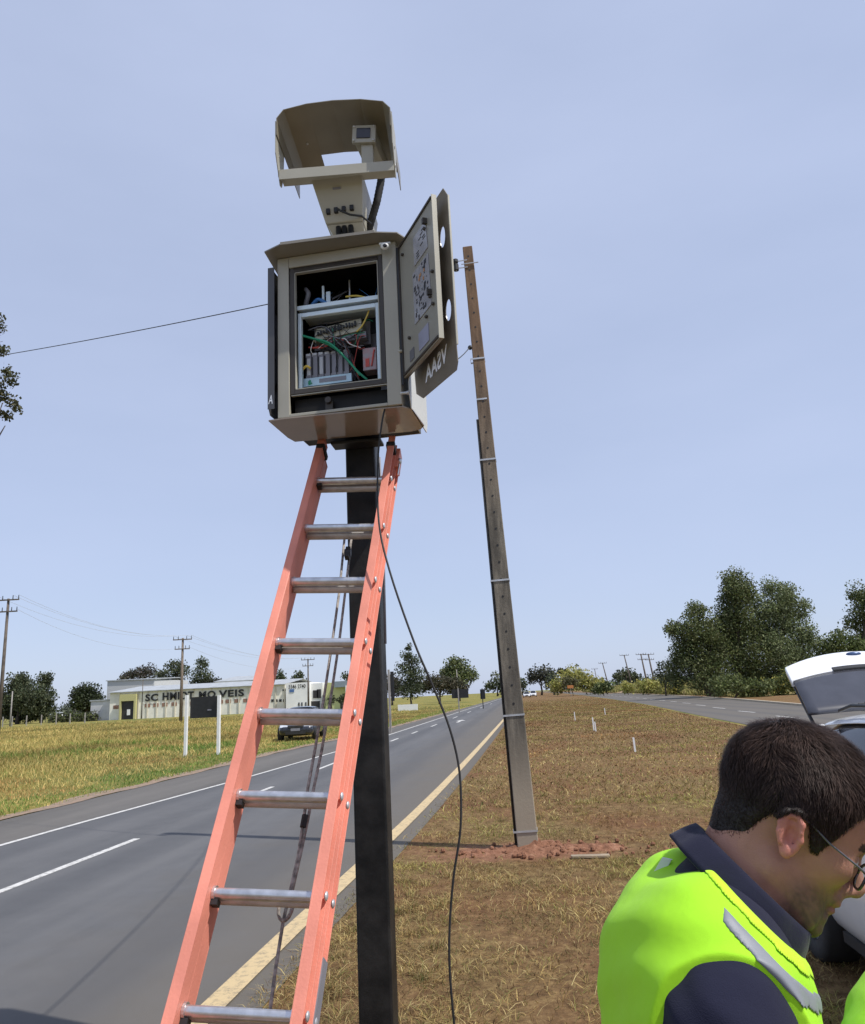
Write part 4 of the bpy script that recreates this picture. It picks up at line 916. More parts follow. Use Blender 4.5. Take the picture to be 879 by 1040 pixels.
# yellow green bushes on the bank
for k, (px, Y, cl, cols, lab) in enumerate([
    (681, 120, [(676, 696, 9, 7), (686, 698, 9, 7)], G_YEL, 'yellow green bush of tall grass left of the small dark tree'),
    (661, 135, [(655, 697, 9, 6), (666, 697, 8, 6)], G_YEL, 'yellow green bush below the pair of crossarm poles'),
    (638, 150, [(637, 698, 7, 5)], G_YEL, 'low yellow bush on the red bank'),
    (613, 150, [(609, 699, 7, 5), (617, 698, 6, 5)], G_BUSH, 'dark green low bush in front of the yellow mound'),
    (597, 190, [(575, 692, 12, 10), (588, 689, 14, 10), (600, 694, 12, 8), (609, 697, 9, 7), (566, 697, 8, 6)], G_YEL+[(0.22, 0.22, 0.08)], 'large rounded yellow green mound of bushes beside the road'),
    (582, 180, [(580, 694, 9, 5)], [(0.12, 0.12, 0.05), (0.09, 0.08, 0.04)], 'brownish bush above the orange road sign')]):
    tree('bush', px, Y, cl, cols, lab, 'bush', group='bushes on the bank beyond the right road', dens=1.9, trunk=0.06, leaf=0.02*Y*0.1+0.1, nsub=22)
for px, Y, cl, cols, lab in [
    (550, 260, [(549, 684, 9, 7), (541, 689, 6, 5), (558, 690, 8, 8)], G_GREY, 'grey green tree at the far end of the road left of the yellow mound'),
    (563, 240, [(562, 693, 7, 7)], G_DARK, 'dark round tree between the grey tree and the yellow mound'),
    (636, 300, [(636, 685, 8, 5), (628, 687, 5, 4), (645, 688, 6, 3)], G_DARK, 'distant dark tree on the horizon behind the red bank'),
    (570, 300, [(570, 682, 4, 3), (576, 683, 4, 3)], G_GREY, 'tiny grey tree crown above the yellow mound'),
    (505, 330, [(506, 693, 8, 8), (498, 697, 5, 4), (514, 696, 6, 6)], G_DARK, 'dark tree beside the road just left of the concrete pole'),
    (531, 330, [(531, 696, 5, 6)], G_DARK, 'small dark tree just right of the concrete pole')]:
    tree('far_tree', px, Y, cl, cols, lab, 'tree', dens=1.7, trunk=0.3, leaf=0.0028*Y, nsub=16)
# trees left of centre
tree('pine_tree', 418, 105, [(415, 657, 3, 4), (413, 665, 6, 5), (419, 672, 8, 5), (412, 679, 9, 6), (421, 685, 11, 6), (414, 693, 12, 7), (420, 700, 12, 5)], G_DARK+[(0.045, 0.06, 0.025)], 'pointed dark pine with uneven tiers beside the left road', dens=1.3, trunk=0.12, leaf=0.24, nsub=16)
tree('leafy_tree', 466, 190, [(466, 677, 12, 9), (455, 683, 10, 7), (475, 686, 10, 9), (460, 692, 14, 8)], G_EUC, 'tall rounded green tree right of the pine', dens=1.9, trunk=0.3, leaf=0.5, nsub=26)
tree('leafy_tree', 446, 150, [(440, 693, 12, 8), (454, 695, 13, 8), (466, 698, 10, 6), (430, 697, 8, 6)], [(0.07, 0.062, 0.04), (0.055, 0.06, 0.035), (0.085, 0.075, 0.045)], 'low brownish tree in front of the tall rounded tree', dens=1.9, trunk=0.2, leaf=0.4, nsub=24)
tree('leafy_tree', 398, 170, [(399, 692, 8, 9), (405, 700, 9, 6), (390, 698, 8, 6)], [(0.08, 0.072, 0.05), (0.06, 0.05, 0.04)], 'brownish tree between the black pole and the pine', dens=1.8, trunk=0.2, leaf=0.4, nsub=20)
tree('casuarina_tree', 20, 160, [(22, 694, 14, 12), (14, 708, 16, 14), (30, 708, 17, 15), (20, 722, 18, 10), (36, 722, 14, 10), (4, 716, 9, 12)], G_DARK, 'large dense dark tree at the left edge, left one of the joined pair', group='pair of dense dark trees at the left edge', dens=2.6, trunk=0.35, leaf=0.45, nsub=40)
tree('casuarina_tree', 44, 163, [(45, 692, 9, 10), (46, 706, 10, 12), (44, 720, 11, 10)], G_DARK, 'narrower dense dark tree, right one of the joined pair', group='pair of dense dark trees at the left edge', dens=2.6, trunk=0.3, leaf=0.45, nsub=34)
tree('round_tree', 89, 175, [(88, 705, 14, 10), (80, 712, 9, 9), (98, 712, 9, 9), (88, 718, 15, 8)], [(0.045, 0.06, 0.022), (0.035, 0.045, 0.02)], 'round dark green tree left of the white factory', dens=2.4, trunk=0.3, leaf=0.5, nsub=34)
for px, Y, cl, cols, lab in [
    (133, 230, [(130, 687, 7, 5), (140, 685, 9, 6), (152, 682, 10, 7), (124, 690, 5, 3)], G_GREY+[(0.10, 0.08, 0.075)], 'wide greyish tree behind the grey factory roof'),
    (167, 215, [(164, 687, 8, 8), (162, 695, 9, 6), (170, 697, 9, 5)], G_DARK, 'dark tree behind the roof just left of the crossarm pole'),
    (182, 215, [(179, 677, 8, 7), (184, 684, 8, 10), (178, 692, 8, 7)], G_DARK, 'tall dark tree right behind the wooden crossarm pole'),
    (206, 215, [(205, 674, 6, 7), (203, 685, 9, 9), (210, 690, 7, 8), (200, 695, 7, 5)], G_DARK, 'tall airy dark tree right of the crossarm pole'),
    (219, 215, [(218, 693, 6, 8)], G_GREY, 'smaller grey tree at the right end of the group behind the factory'),
    (255, 230, [(254, 692, 5, 4), (262, 691, 5, 4)], G_DARK, 'small dark crown behind the long factory roof')]:
    tree('far_tree', px, Y, cl, cols, lab, 'tree', group='trees behind the factory', dens=1.5, trunk=0.3, leaf=0.5, nsub=20)
for px, Y, cl, lab in [(286, 260, [(286, 687, 4, 6), (283, 691, 6, 4)], 'pointed dark tree above the white block, left one'), (304, 260, [(304, 686, 4, 5), (303, 690, 6, 3)], 'pointed dark tree above the white block, right one'), (353, 260, [(353, 688, 6, 4)], 'dark crown behind the pale yellow building'), (336, 130, [(336, 711, 4, 4)], 'small dark bush before the pale yellow building'), (348, 130, [(348, 711, 4, 6)], 'slim dark bush at the right of the pale yellow building')]:
    tree('far_tree' if Y > 200 else 'small_bush', px, Y, cl, G_DARK, lab, 'tree' if Y > 200 else 'bush', dens=1.6, trunk=0.2, leaf=0.0026*Y, nsub=14)
# near tree with branches entering at the left edge
tree('gum_tree', -90, 24, [(6, 378, 5, 8), (2, 356, 6, 7), (-6, 330, 12, 12), (12, 386, 6, 8), (3, 402, 8, 7), (15, 412, 6, 9), (4, 422, 7, 6), (-10, 395, 14, 14), (-30, 350, 22, 26), (-60, 330, 34, 34), (-50, 400, 30, 28), (-100, 380, 44, 44), (-90, 300, 36, 34), (-130, 440, 34, 30)], [(0.085, 0.09, 0.04), (0.06, 0.065, 0.032), (0.12, 0.11, 0.055)], 'near tree whose leafy branch tips hang in at the left edge of the sky', dens=1.1, trunk=0.26, leaf=0.11, nsub=14)
# low hedges and scrub by the fence on the left, far tree lines
for px, Y, cl, lab in [(62, 150, [(57, 729, 7, 5), (66, 730, 7, 4)], 'low scrub right of the dense dark trees'), (80, 150, [(80, 730, 8, 5), (92, 729, 8, 6), (74, 727, 6, 5)], 'low scrub below the round tree')]:
    tree('bush', px, Y, cl, G_BUSH+G_GREY, lab, 'bush', dens=1.8, trunk=0.05, leaf=0.4, nsub=16)
cl = []
for k in range(60):
    x = -500+k*6.0; cl.append(((x, 640+rng.uniform(-30, 30), 3.0), (rng.uniform(6, 12), 6, rng.uniform(2.5, 5.5))))
for k in range(40):
    x = 60+k*9.0; cl.append(((x, 640+rng.uniform(-30, 30), 3.0), (rng.uniform(6, 12), 6, rng.uniform(2.5, 5.0))))
V, F, C = leafmesh(cl, 1.6, 1.7, [(0.10, 0.125, 0.08), (0.13, 0.145, 0.10), (0.09, 0.10, 0.08)], 0.25, 14); V[:, 2] = np.maximum(V[:, 2], 0)
o = npmesh('far_wood', V, F, Ml, C, kind='stuff'); o['label'] = 'distant low line of woods on the horizon'
# tall yellow grass on the bank
n = 60000; Yv = rng.uniform(78, 330, n); Xv = interp(RF, Yv)+2.5+rng.uniform(0, 1, n)**1.6*26; nz_ = noise2(Xv, Yv, 9, 2); keep = nz_ > 0.35; Xv, Yv = Xv[keep], Yv[keep]; n = len(Xv)
t_ = (Xv-interp(RF, Yv)-3)/60; Zb = 1.5*np.clip(t_*7, 0, 1)*np.clip(1-t_*0.9, 0, 1)*np.minimum(1, (Yv-75)/36)*(0.7+0.6*noise2(Xv, Yv, 14, 3))-0.05
C = pal(n, [(0.34, 0.30, 0.11), (0.24, 0.23, 0.07), (0.17, 0.19, 0.06), (0.4, 0.33, 0.16)], [3, 3, 2, 1])
blades('bank_grass', Xv, Yv, rng.uniform(0.3, 1.1, n), rng.uniform(0.05, 0.12, n), C, Mg, 'tall yellow grass on the bank beyond the right road', 0.6, Z=np.maximum(Zb, 0))

# ================================================================ UTILITY POLES
Mwood = mat('pole_wood', (0.115, 0.095, 0.08), 0.9, var=0.3, vscale=2)
Mgreyc = mat('pole_grey', (0.30, 0.28, 0.26), 0.9, var=0.2, vscale=2)
def upole(px, ptop, Y, arms, label, lean=0.0, m=Mwood, r=0.14, group='overhead line poles', name='utility_pole', armlen=1.2, px2=None):
    top = at(px, ptop, Y); base = np.array([top[0]+lean, Y, 0]); t = thing(name, tuple(base), label, 'pole', group)
    b = B(); b.tube([base-(0, 0, 0.3), top], [r*1.35, r*0.8], 10); mk('shaft', b, m, t, smooth=True)
    ax = (top-base)/np.linalg.norm(top-base)
    for (d, l) in arms:
        c = top-ax*d; b = B(); b.bar(c+(-l, -0.12, 0.02), c+(l, -0.12, 0), 0.11, 0.12); A = mk('crossarm', b, m, t)
        b = B()
        for k in (-0.95, -0.45, 0.45, 0.95): b.tube([c+(k*l, -0.12, 0.06), c+(k*l, -0.12, 0.42)], [0.05, 0.035], 6)
        mke('insulator', b, 'rubber', A)
    return t, top
tA, pA = upole(9, 608, 68, [(0.15, 1.15), (1.25, 1.05)], 'dark wooden pole with two crossarms cut by the left edge')
tB, pB = upole(186, 648, 92, [(0.2, 1.2), (1.35, 0.95)], 'wooden crossarm pole standing in front of the white factory', m=mat('pole_wood_pale', (0.17, 0.135, 0.105), 0.9, var=0.25), r=0.16)
tC, pC = upole(313, 669, 140, [(0.2, 1.25), (1.3, 1.0)], 'thin crossarm pole in front of the white block, seen between the ladder rails')
tD, pD = upole(604, 679, 330, [(0.2, 1.3)], 'smallest and farthest crossarm pole above the yellow mound', lean=1.0, r=0.16)
tE, pE = upole(612, 673, 260, [(0.2, 1.3)], 'leaning crossarm pole second from the left above the yellow mound', lean=1.6, r=0.17)
tF, pF = upole(634, 665, 230, [(0.2, 1.3)], 'leaning crossarm pole above the distant tree behind the bank', lean=1.6, r=0.17)
tG, pG = upole(651, 664, 205, [(0.2, 1.3), (1.5, 1.1)], 'left pole of the close pair of crossarm poles on the bank', lean=1.0, r=0.2)
tH, pH = upole(658.5, 664, 200, [(0.2, 1.4), (1.5, 1.1)], 'right pole of the close pair of crossarm poles on the bank', lean=1.0, r=0.2)
upole(145.5, 691, 150, [], 'thin bare pole by the yellow framed entrance of the factory', m=Mwood, r=0.08, group='small bare poles')
upole(13, 702, 120, [], 'thin pale post before the dense dark trees at the left', m=Mgreyc, r=0.1, group='small bare poles')
upole(464, 680, 170, [], 'thin pale street lamp post before the tall rounded tree', m=Mgreyc, r=0.09, group='small bare poles')
Mwire = mat('wire_grey', (0.42, 0.44, 0.48), 0.7)
for k, (a, c, sg) in enumerate([((-1.1, 0.5), (-1.1, 0.5), 1.2), ((0.5, 0.5), (0.5, 0.5), 1.2), ((1.1, 0.5), (1.1, 0.5), 1.3), ((1.0, -0.85), (0.9, -0.95), 1.6)]):
    wire(pA+(a[0], -0.12, a[1]-0.2), pB+(c[0], -0.12, c[1]-0.2), sg, 0.013, 'power_line', 'faint sagging power lines between the two wooden crossarm poles on the left', 'wire', 'power lines from the left edge pole', Mwire)
    wire(pB+(c[0], -0.12, c[1]-0.2), pC+(c[0], -0.12, c[1]-0.2), sg, 0.013, 'power_line', 'faint sagging power lines from the factory pole to the pole seen through the ladder', 'wire', 'power lines past the factory', Mwire)
# left edge fence posts
b0 = None
for k, px in enumerate((4, 13.5, 28, 43, 58, 72, 87)):
    q = at(px, 720, 128); b = B(); b.box(q[0]-0.07, q[0]+0.07, 127.93, 128.07, 0, 1.7)
    if b0 is None: b0 = mk('fence_post', b, Mgreyc, org=(q[0], 128, 0)); o = b0; xb = q[0]
    else: o = b0.copy(); COL.objects.link(o); o.location = (q[0], 128, 0)
    tag(o, 'thin grey fence post on the far side of the field below the dark trees', 'fence post', 'fence posts across the field')

# ================================================================ BUILDINGS
Mwall = mat('cream_wall', (0.80, 0.78, 0.68), 0.85, var=0.1, vscale=0.6, detail=8)
Mwall2 = mat('white_wall', (0.85, 0.85, 0.82), 0.8, var=0.06, vscale=0.5)
Mroofg = mat('grey_roof_sheet', (0.36, 0.38, 0.39), 0.55, var=0.15, vscale=0.8)
Mredb = mat('reddish_window', (0.30, 0.17, 0.12), 0.7, var=0.3, vscale=4)
Mdk = mat('dark_opening', (0.03, 0.028, 0.03), 0.6, var=0.3)
Myel = mat('yellow_wall', (0.52, 0.54, 0.25), 0.8, var=0.08, vscale=0.6)
YB = 150.0
def bx3(p0, p1, Y, d=0): return at(*p0, Y), at(*p1, Y)
def X_(px, Y=YB): return at(px, 720, Y)[0]
def Z_(px, py, Y=YB): return at(px, py, Y)[2]
zt = Z_(112, 704); zt2 = Z_(275, 696)
FAC = thing('factory', (X_(190), YB+15, 0), 'long low cream factory with black lettering and small reddish windows beyond the field', 'factory')
x0, x1 = X_(111.5), X_(290)
b = B(); b.hexa([(x0, YB, 0), (x1, YB, 0), (x0, YB+26, 0), (x1, YB+26, 0), (x0, YB, zt), (x1, YB, zt2), (x0, YB+26, zt), (x1, YB+26, zt2)]); mk('wall', b, Mwall, FAC)
b = B()
for px in np.arange(122, 290, 9.3):
    x = X_(px); zz = zt+(zt2-zt)*(x-x0)/(x1-x0)
    if not (123 < px < 138): b.box(x-0.12, x+0.12, YB-0.15, YB+0.01, 0, zz-0.15)
mke('pilaster', b, mat('pilaster', (0.62, 0.58, 0.47), 0.85, var=0.1), FAC)
b = B(); b.hexa([(x0-0.4, YB-0.5, zt+0.005), (x1, YB-0.5, zt2+0.005), (x0-0.4, YB+13, zt+1.25), (x1, YB+13, zt2+1.25), (x0-0.4, YB-0.5, zt+0.14), (x1, YB-0.5, zt2+0.14), (x0-0.4, YB+13, zt+1.4), (x1, YB+13, zt2+1.4)])
b.hexa([(x0-0.4, YB+13, zt+1.25), (x1, YB+13, zt2+1.25), (x0-0.4, YB+26.5, zt), (x1, YB+26.5, zt2), (x0-0.4, YB+13, zt+1.4), (x1, YB+13, zt2+1.4), (x0-0.4, YB+26.5, zt+0.14), (x1, YB+26.5, zt2+0.14)]); mk('roof', b, Mroofg, FAC)
b = B()
for px in [118, 150, 158.5, 167.5, 177, 187, 196, 205, 214, 224, 232, 241, 250, 260]:
    x = X_(px); zz = Z_(px, 716-(px-150)*0.052); b.box(x-0.55, x+0.55, YB-0.06, YB+0.02, zz-0.45, zz+0.25)
mke('window', b, Mredb, FAC)
b = B()
for px in (277, 281, 285, 289): x = X_(px); zz = Z_(px, 711.5); b.box(x-0.25, x+0.25, YB-0.05, YB+0.02, zz-0.25, zz+0.25)
x = X_(289); zz = Z_(289, 701); b.box(x-0.35, x+0.25, YB-0.05, YB+0.02, zz-0.15, zz+0.2)
mke('window', b, Mdk, FAC)
xa, xb_, zd = X_(125), X_(138), Z_(130, 712)
b = B(); b.box(X_(123.5), X_(140), YB-0.9, YB-0.3, zd, Z_(130, 705)); b.box(X_(123.5), xa, YB-0.9, YB-0.3, 0, zd); b.box(xb_, X_(140), YB-0.9, YB-0.3, 0, zd); EN = mk('entrance_frame', b, mat('ochre_wall', (0.5, 0.47, 0.22), 0.8), FAC)
b = B(); b.box(xa, xb_, YB-0.45, YB-0.02, 0, zd); mk('doorway', b, Mdk, EN)
b = B(); b.box(X_(131), X_(134), YB-0.7, YB-0.5, 0.8, 1.9); mk('sign_board', b, 'white', EN)
for txt, pxa, pxb, pya, pyb in [('SC', 147.5, 160.5, 712, 705), ('HMIDT', 165, 197, 711, 703.5), ('MO', 202, 219, 709, 702), ('VEIS', 222, 248, 708, 701)]:
    vs, fs = text_verts(txt, 1.0, 0, 1.1, 0.035); mxx = max(p[0] for p in vs); mxy = max(p[1] for p in vs); mnx = min(p[0] for p in vs)
    A = at(pxa, pya, YB-0.25); Bq = at(pxb, pya-(pxb-pxa)*0.05, YB-0.25); hh = (at(pxa, pyb, YB-0.25)-A)[2]*0.98
    b = B(); b.add([(A[0]+(p[0]-mnx)/(mxx-mnx)*(Bq[0]-A[0]), YB-0.2, A[2]+(Bq[2]-A[2])*(p[0]-mnx)/(mxx-mnx)+p[1]/mxy*hh) for p in vs], fs); mk('lettering', b, 'black', FAC)
x0, x1 = X_(89.5), X_(111.2); b = B(); b.box(x0, x1, YB+1, YB+12, 0, Z_(100, 712)); SHED = mk('shed', b, mat('grey_sheet_wall', (0.55, 0.55, 0.55), 0.7, var=0.1, vscale=0.8), org=(x0, YB+1, 0)); tag(SHED, 'low pale grey sheet metal shed at the left end of the factory', 'shed')
b = B(); b.box(x0-0.2, x1, YB+0.8, YB+12.2, Z_(100, 712)+0.002, Z_(100, 712)+0.25); mk('roof', b, Mroofg, SHED)
def simple_building(name, px0, px1, ptl, ptr, Y, d, m, label, roof=None, cat='building'):
    xa, xb2 = X_(px0, Y), X_(px1, Y); za, zb2 = Z_(px0, ptl, Y), Z_(px1, ptr, Y)
    b = B(); b.hexa([(xa, Y, 0), (xb2, Y, 0), (xa, Y+d, 0), (xb2, Y+d, 0), (xa, Y, za), (xb2, Y, zb2), (xa, Y+d, za), (xb2, Y+d, zb2)])
    t = thing(name, ((xa+xb2)/2, Y+d/2, 0), label, cat); mk('wall', b, m, t)
    if roof:
        b = B(); b.hexa([(xa-0.3, Y-0.3, za+0.01), (xb2+0.3, Y-0.3, zb2+0.01), (xa-0.3, Y+d, za+roof), (xb2+0.3, Y+d, zb2+roof), (xa-0.3, Y-0.3, za+0.2), (xb2+0.3, Y-0.3, zb2+0.2), (xa-0.3, Y+d, za+roof+0.2), (xb2+0.3, Y+d, zb2+roof+0.2)]); mk('roof', b, Mroofg, t)
    return t, xa, xb2, za, zb2
t_, xa, xb2, za, zb2 = simple_building('warehouse', 108, 156, 692, 690, 185, 20, mat('grey_gable', (0.52, 0.53, 0.54), 0.7), 'warehouse with a large pale grey sheet roof behind the left end of the factory', 0.8)
simple_building('warehouse', 218, 262, 693, 691, 200, 16, Mwall2, 'pale arched roof warehouse behind the middle of the factory', 1.6)
BL, xa, xb2, za, zb2 = simple_building('white_block', 290.7, 315, 694, 692.7, 148.5, 14, Mwall2, 'tall plain white block with a phone number at the right end of the factory')
vs, fs = text_verts('3346 2740', 1.0); mxx = max(p[0] for p in vs); A = at(293, 699.5, 148.4); Bq = at(310.5, 698.6, 148.4)
b = B(); b.add([(A[0]+p[0]/mxx*(Bq[0]-A[0]), 148.44, A[2]+p[1]*1.05) for p in vs], fs); mk('lettering', b, 'black', BL)
b = B(); q = at(296.5, 701.5, 148.4); b.box(q[0]-0.45, q[0]+0.45, 148.42, 148.5, q[2]-0.3, q[2]+0.3); mk('blue_sign', b, mat('blue_sign', (0.08, 0.16, 0.35), 0.5), BL)
b = B()
for px in (304, 307, 311): q = X_(px, 148.5); b.box(q-0.12, q+0.12, 148.42, 148.52, 0, 1.6)
mke('window', b, Mdk, BL)
OF, xa, xb2, za, zb2 = simple_building('office_building', 315.3, 328, 694, 693.5, 149.5, 12, mat('bright_white', (0.8, 0.8, 0.78), 0.7, var=0.03), 'narrow white office with dark glazing between the white block and the yellow building')
b = B(); 
for px, w_, p0, p1 in ((321, 0.5, 701, 709), (324.5, 0.4, 700, 709), (320.5, 0.9, 712, 719)): q = X_(px, 149.5); b.box(q-w_, q+w_, 149.4, 149.52, Z_(px, p1, 149.5), Z_(px, p0, 149.5))
mke('window', b, Mdk, OF)
YE, xa, xb2, za, zb2 = simple_building('yellow_building', 331, 356, 693, 695, 146, 12, Myel, 'pale yellow green building seen between the ladder rails')
b = B(); q0, q1 = X_(341, 145.8), X_(356.5, 145.8); b.box(q0, q1, 145.2, 146.5, Z_(345, 698, 146), Z_(345, 692, 146)); mk('canopy', b, mat('grey_blue_canopy', (0.22, 0.27, 0.31), 0.5), YE)
b = B(); q = at(355, 701, 145.3); b.box(q[0]-0.7, q[0]+0.7, 145.1, 145.18, q[2]-0.9, q[2]+0.9); mk('sign_board', b, 'white', YE)
b = B(); q0, q1 = X_(346, 146), X_(354, 146); b.box(q0, q1, 145.93, 146.02, 0.1, 2.6); mk('door', b, Mdk, YE)
# distant white houses between the trees on the left
for k, (px, w_, py, Y, lab) in enumerate([(54, 5, 726, 330, 'tiny white house far away right of the dense dark trees'), (69, 4, 727, 330, 'tiny white house with reddish roof far away left of the round tree')]):
    t_, xa, xb2, za, zb2 = simple_building('distant_house', px-w_/2, px+w_/2, py, py, Y, 6, Mwall2, lab, 0.8, 'house')
# low white wall and cars near the trees in the middle
b = B(); qa, qb = at(404, 710, 95), at(424, 709, 95); b.box(qa[0], qb[0], 95, 95.2, 0, 0.75); o = mk('low_wall', b, 'white', org=(qa[0], 95, 0)); tag(o, 'low white wall at the foot of the pine', 'wall')

# ================================================================ SIGNS
def sign(px0, px1, pyt, pyb, posts, Y, label, pm='white', name='road_sign', base_=None, group='signs seen from behind beside the left road'):
    c = at((px0+px1)/2, pyb, Y); t = thing(name, (c[0], Y, 0), label, 'sign', group)
    A = at(px0, (pyt+pyb)/2, Y); Q = at(px1, (pyt+pyb)/2, Y); zt_ = at((px0+px1)/2, pyt, Y)[2]; zb_ = at((px0+px1)/2, pyb, Y)[2]
    b = B(); b.box(A[0], Q[0], Y-0.01, Y+0.02, zb_, zt_); mk('panel', b, 'black', t, bevel=0.004)
    b = B(); w_ = 0.048
    for px in posts: x = at(px, pyb, Y)[0]; b.box(x-w_, x+w_, Y-0.12, Y-0.012, 0, at(px, pyt-1.5, Y)[2] if Y < 30 else zt_+0.1)
    mke('post', b, pm, t); 
    return t
q = gnd(190, 768); YS_ = q[1]
t_ = sign(193.5, 221.5, 707.5, 729, (190.2, 223.2), YS_, 'large black panel sign on two white posts in the grass left of the road')
b = B(); c = at(213, 721, YS_-0.02); b.box(c[0]-0.07, c[0]+0.07, YS_-0.03, YS_-0.013, c[2]-0.02, c[2]+0.02); mk('label_plate', b, 'plastic_grey', t_)
sign(397, 400.5, 682, 712, (396.2,), 38, 'tall narrow black sign on a pale post just right of the black pole', pm=Mgreyc)
sign(459, 476, 700, 709, (466,), 70, 'black panel sign on a pale post by the road beyond the pine', pm=Mgreyc)
sign(488, 493, 700, 710, (490.5,), 85, 'small dark sign close to the vanishing point of the left road', pm='black')
c = at(579.5, 697.5, 160); t_ = thing('orange_sign', (c[0], 160, 0), 'small orange road works sign under the brownish bush', 'sign')
b = B(); b.box(c[0]-0.6, c[0]+0.6, 159.9, 159.95, c[2]-0.3, c[2]+0.3); mk('panel', b, mat('orange_paint', (0.5, 0.20, 0.06), 0.6), t_)
b = B(); b.box(c[0]-0.05, c[0]+0.05, 159.96, 160.05, 0, c[2]); mk('post', b, Mgreyc, t_)
# small white stakes on the median
for (px, py, h) in [(645.5, 764, 0.36), (603.5, 742, 0.5), (605.5, 743, 0.36), (584.5, 732, 0.45), (615, 726, 0.4)]:
    q = gnd(px, py); b = B(); b.hexa([(q[0]-0.022, q[1]-0.02, 0), (q[0]+0.022, q[1]-0.02, 0), (q[0]-0.022, q[1]+0.02, 0), (q[0]+0.022, q[1]+0.02, 0), (q[0]-0.035, q[1]-0.02, h), (q[0]+0.01, q[1]-0.02, h), (q[0]-0.035, q[1]+0.02, h), (q[0]+0.01, q[1]+0.02, h)])
    o = mk('marker_stake', b, 'white', org=(q[0], q[1], 0)); tag(o, {645.5: 'nearest thin white stake in the median grass', 603.5: 'taller of two white stakes standing close together in the median', 605.5: 'shorter of two white stakes standing close together in the median', 584.5: 'leftmost small white stake in the median', 615: 'farthest small white stake, on the right of the median'}[px], 'stake', 'white stakes in the median')

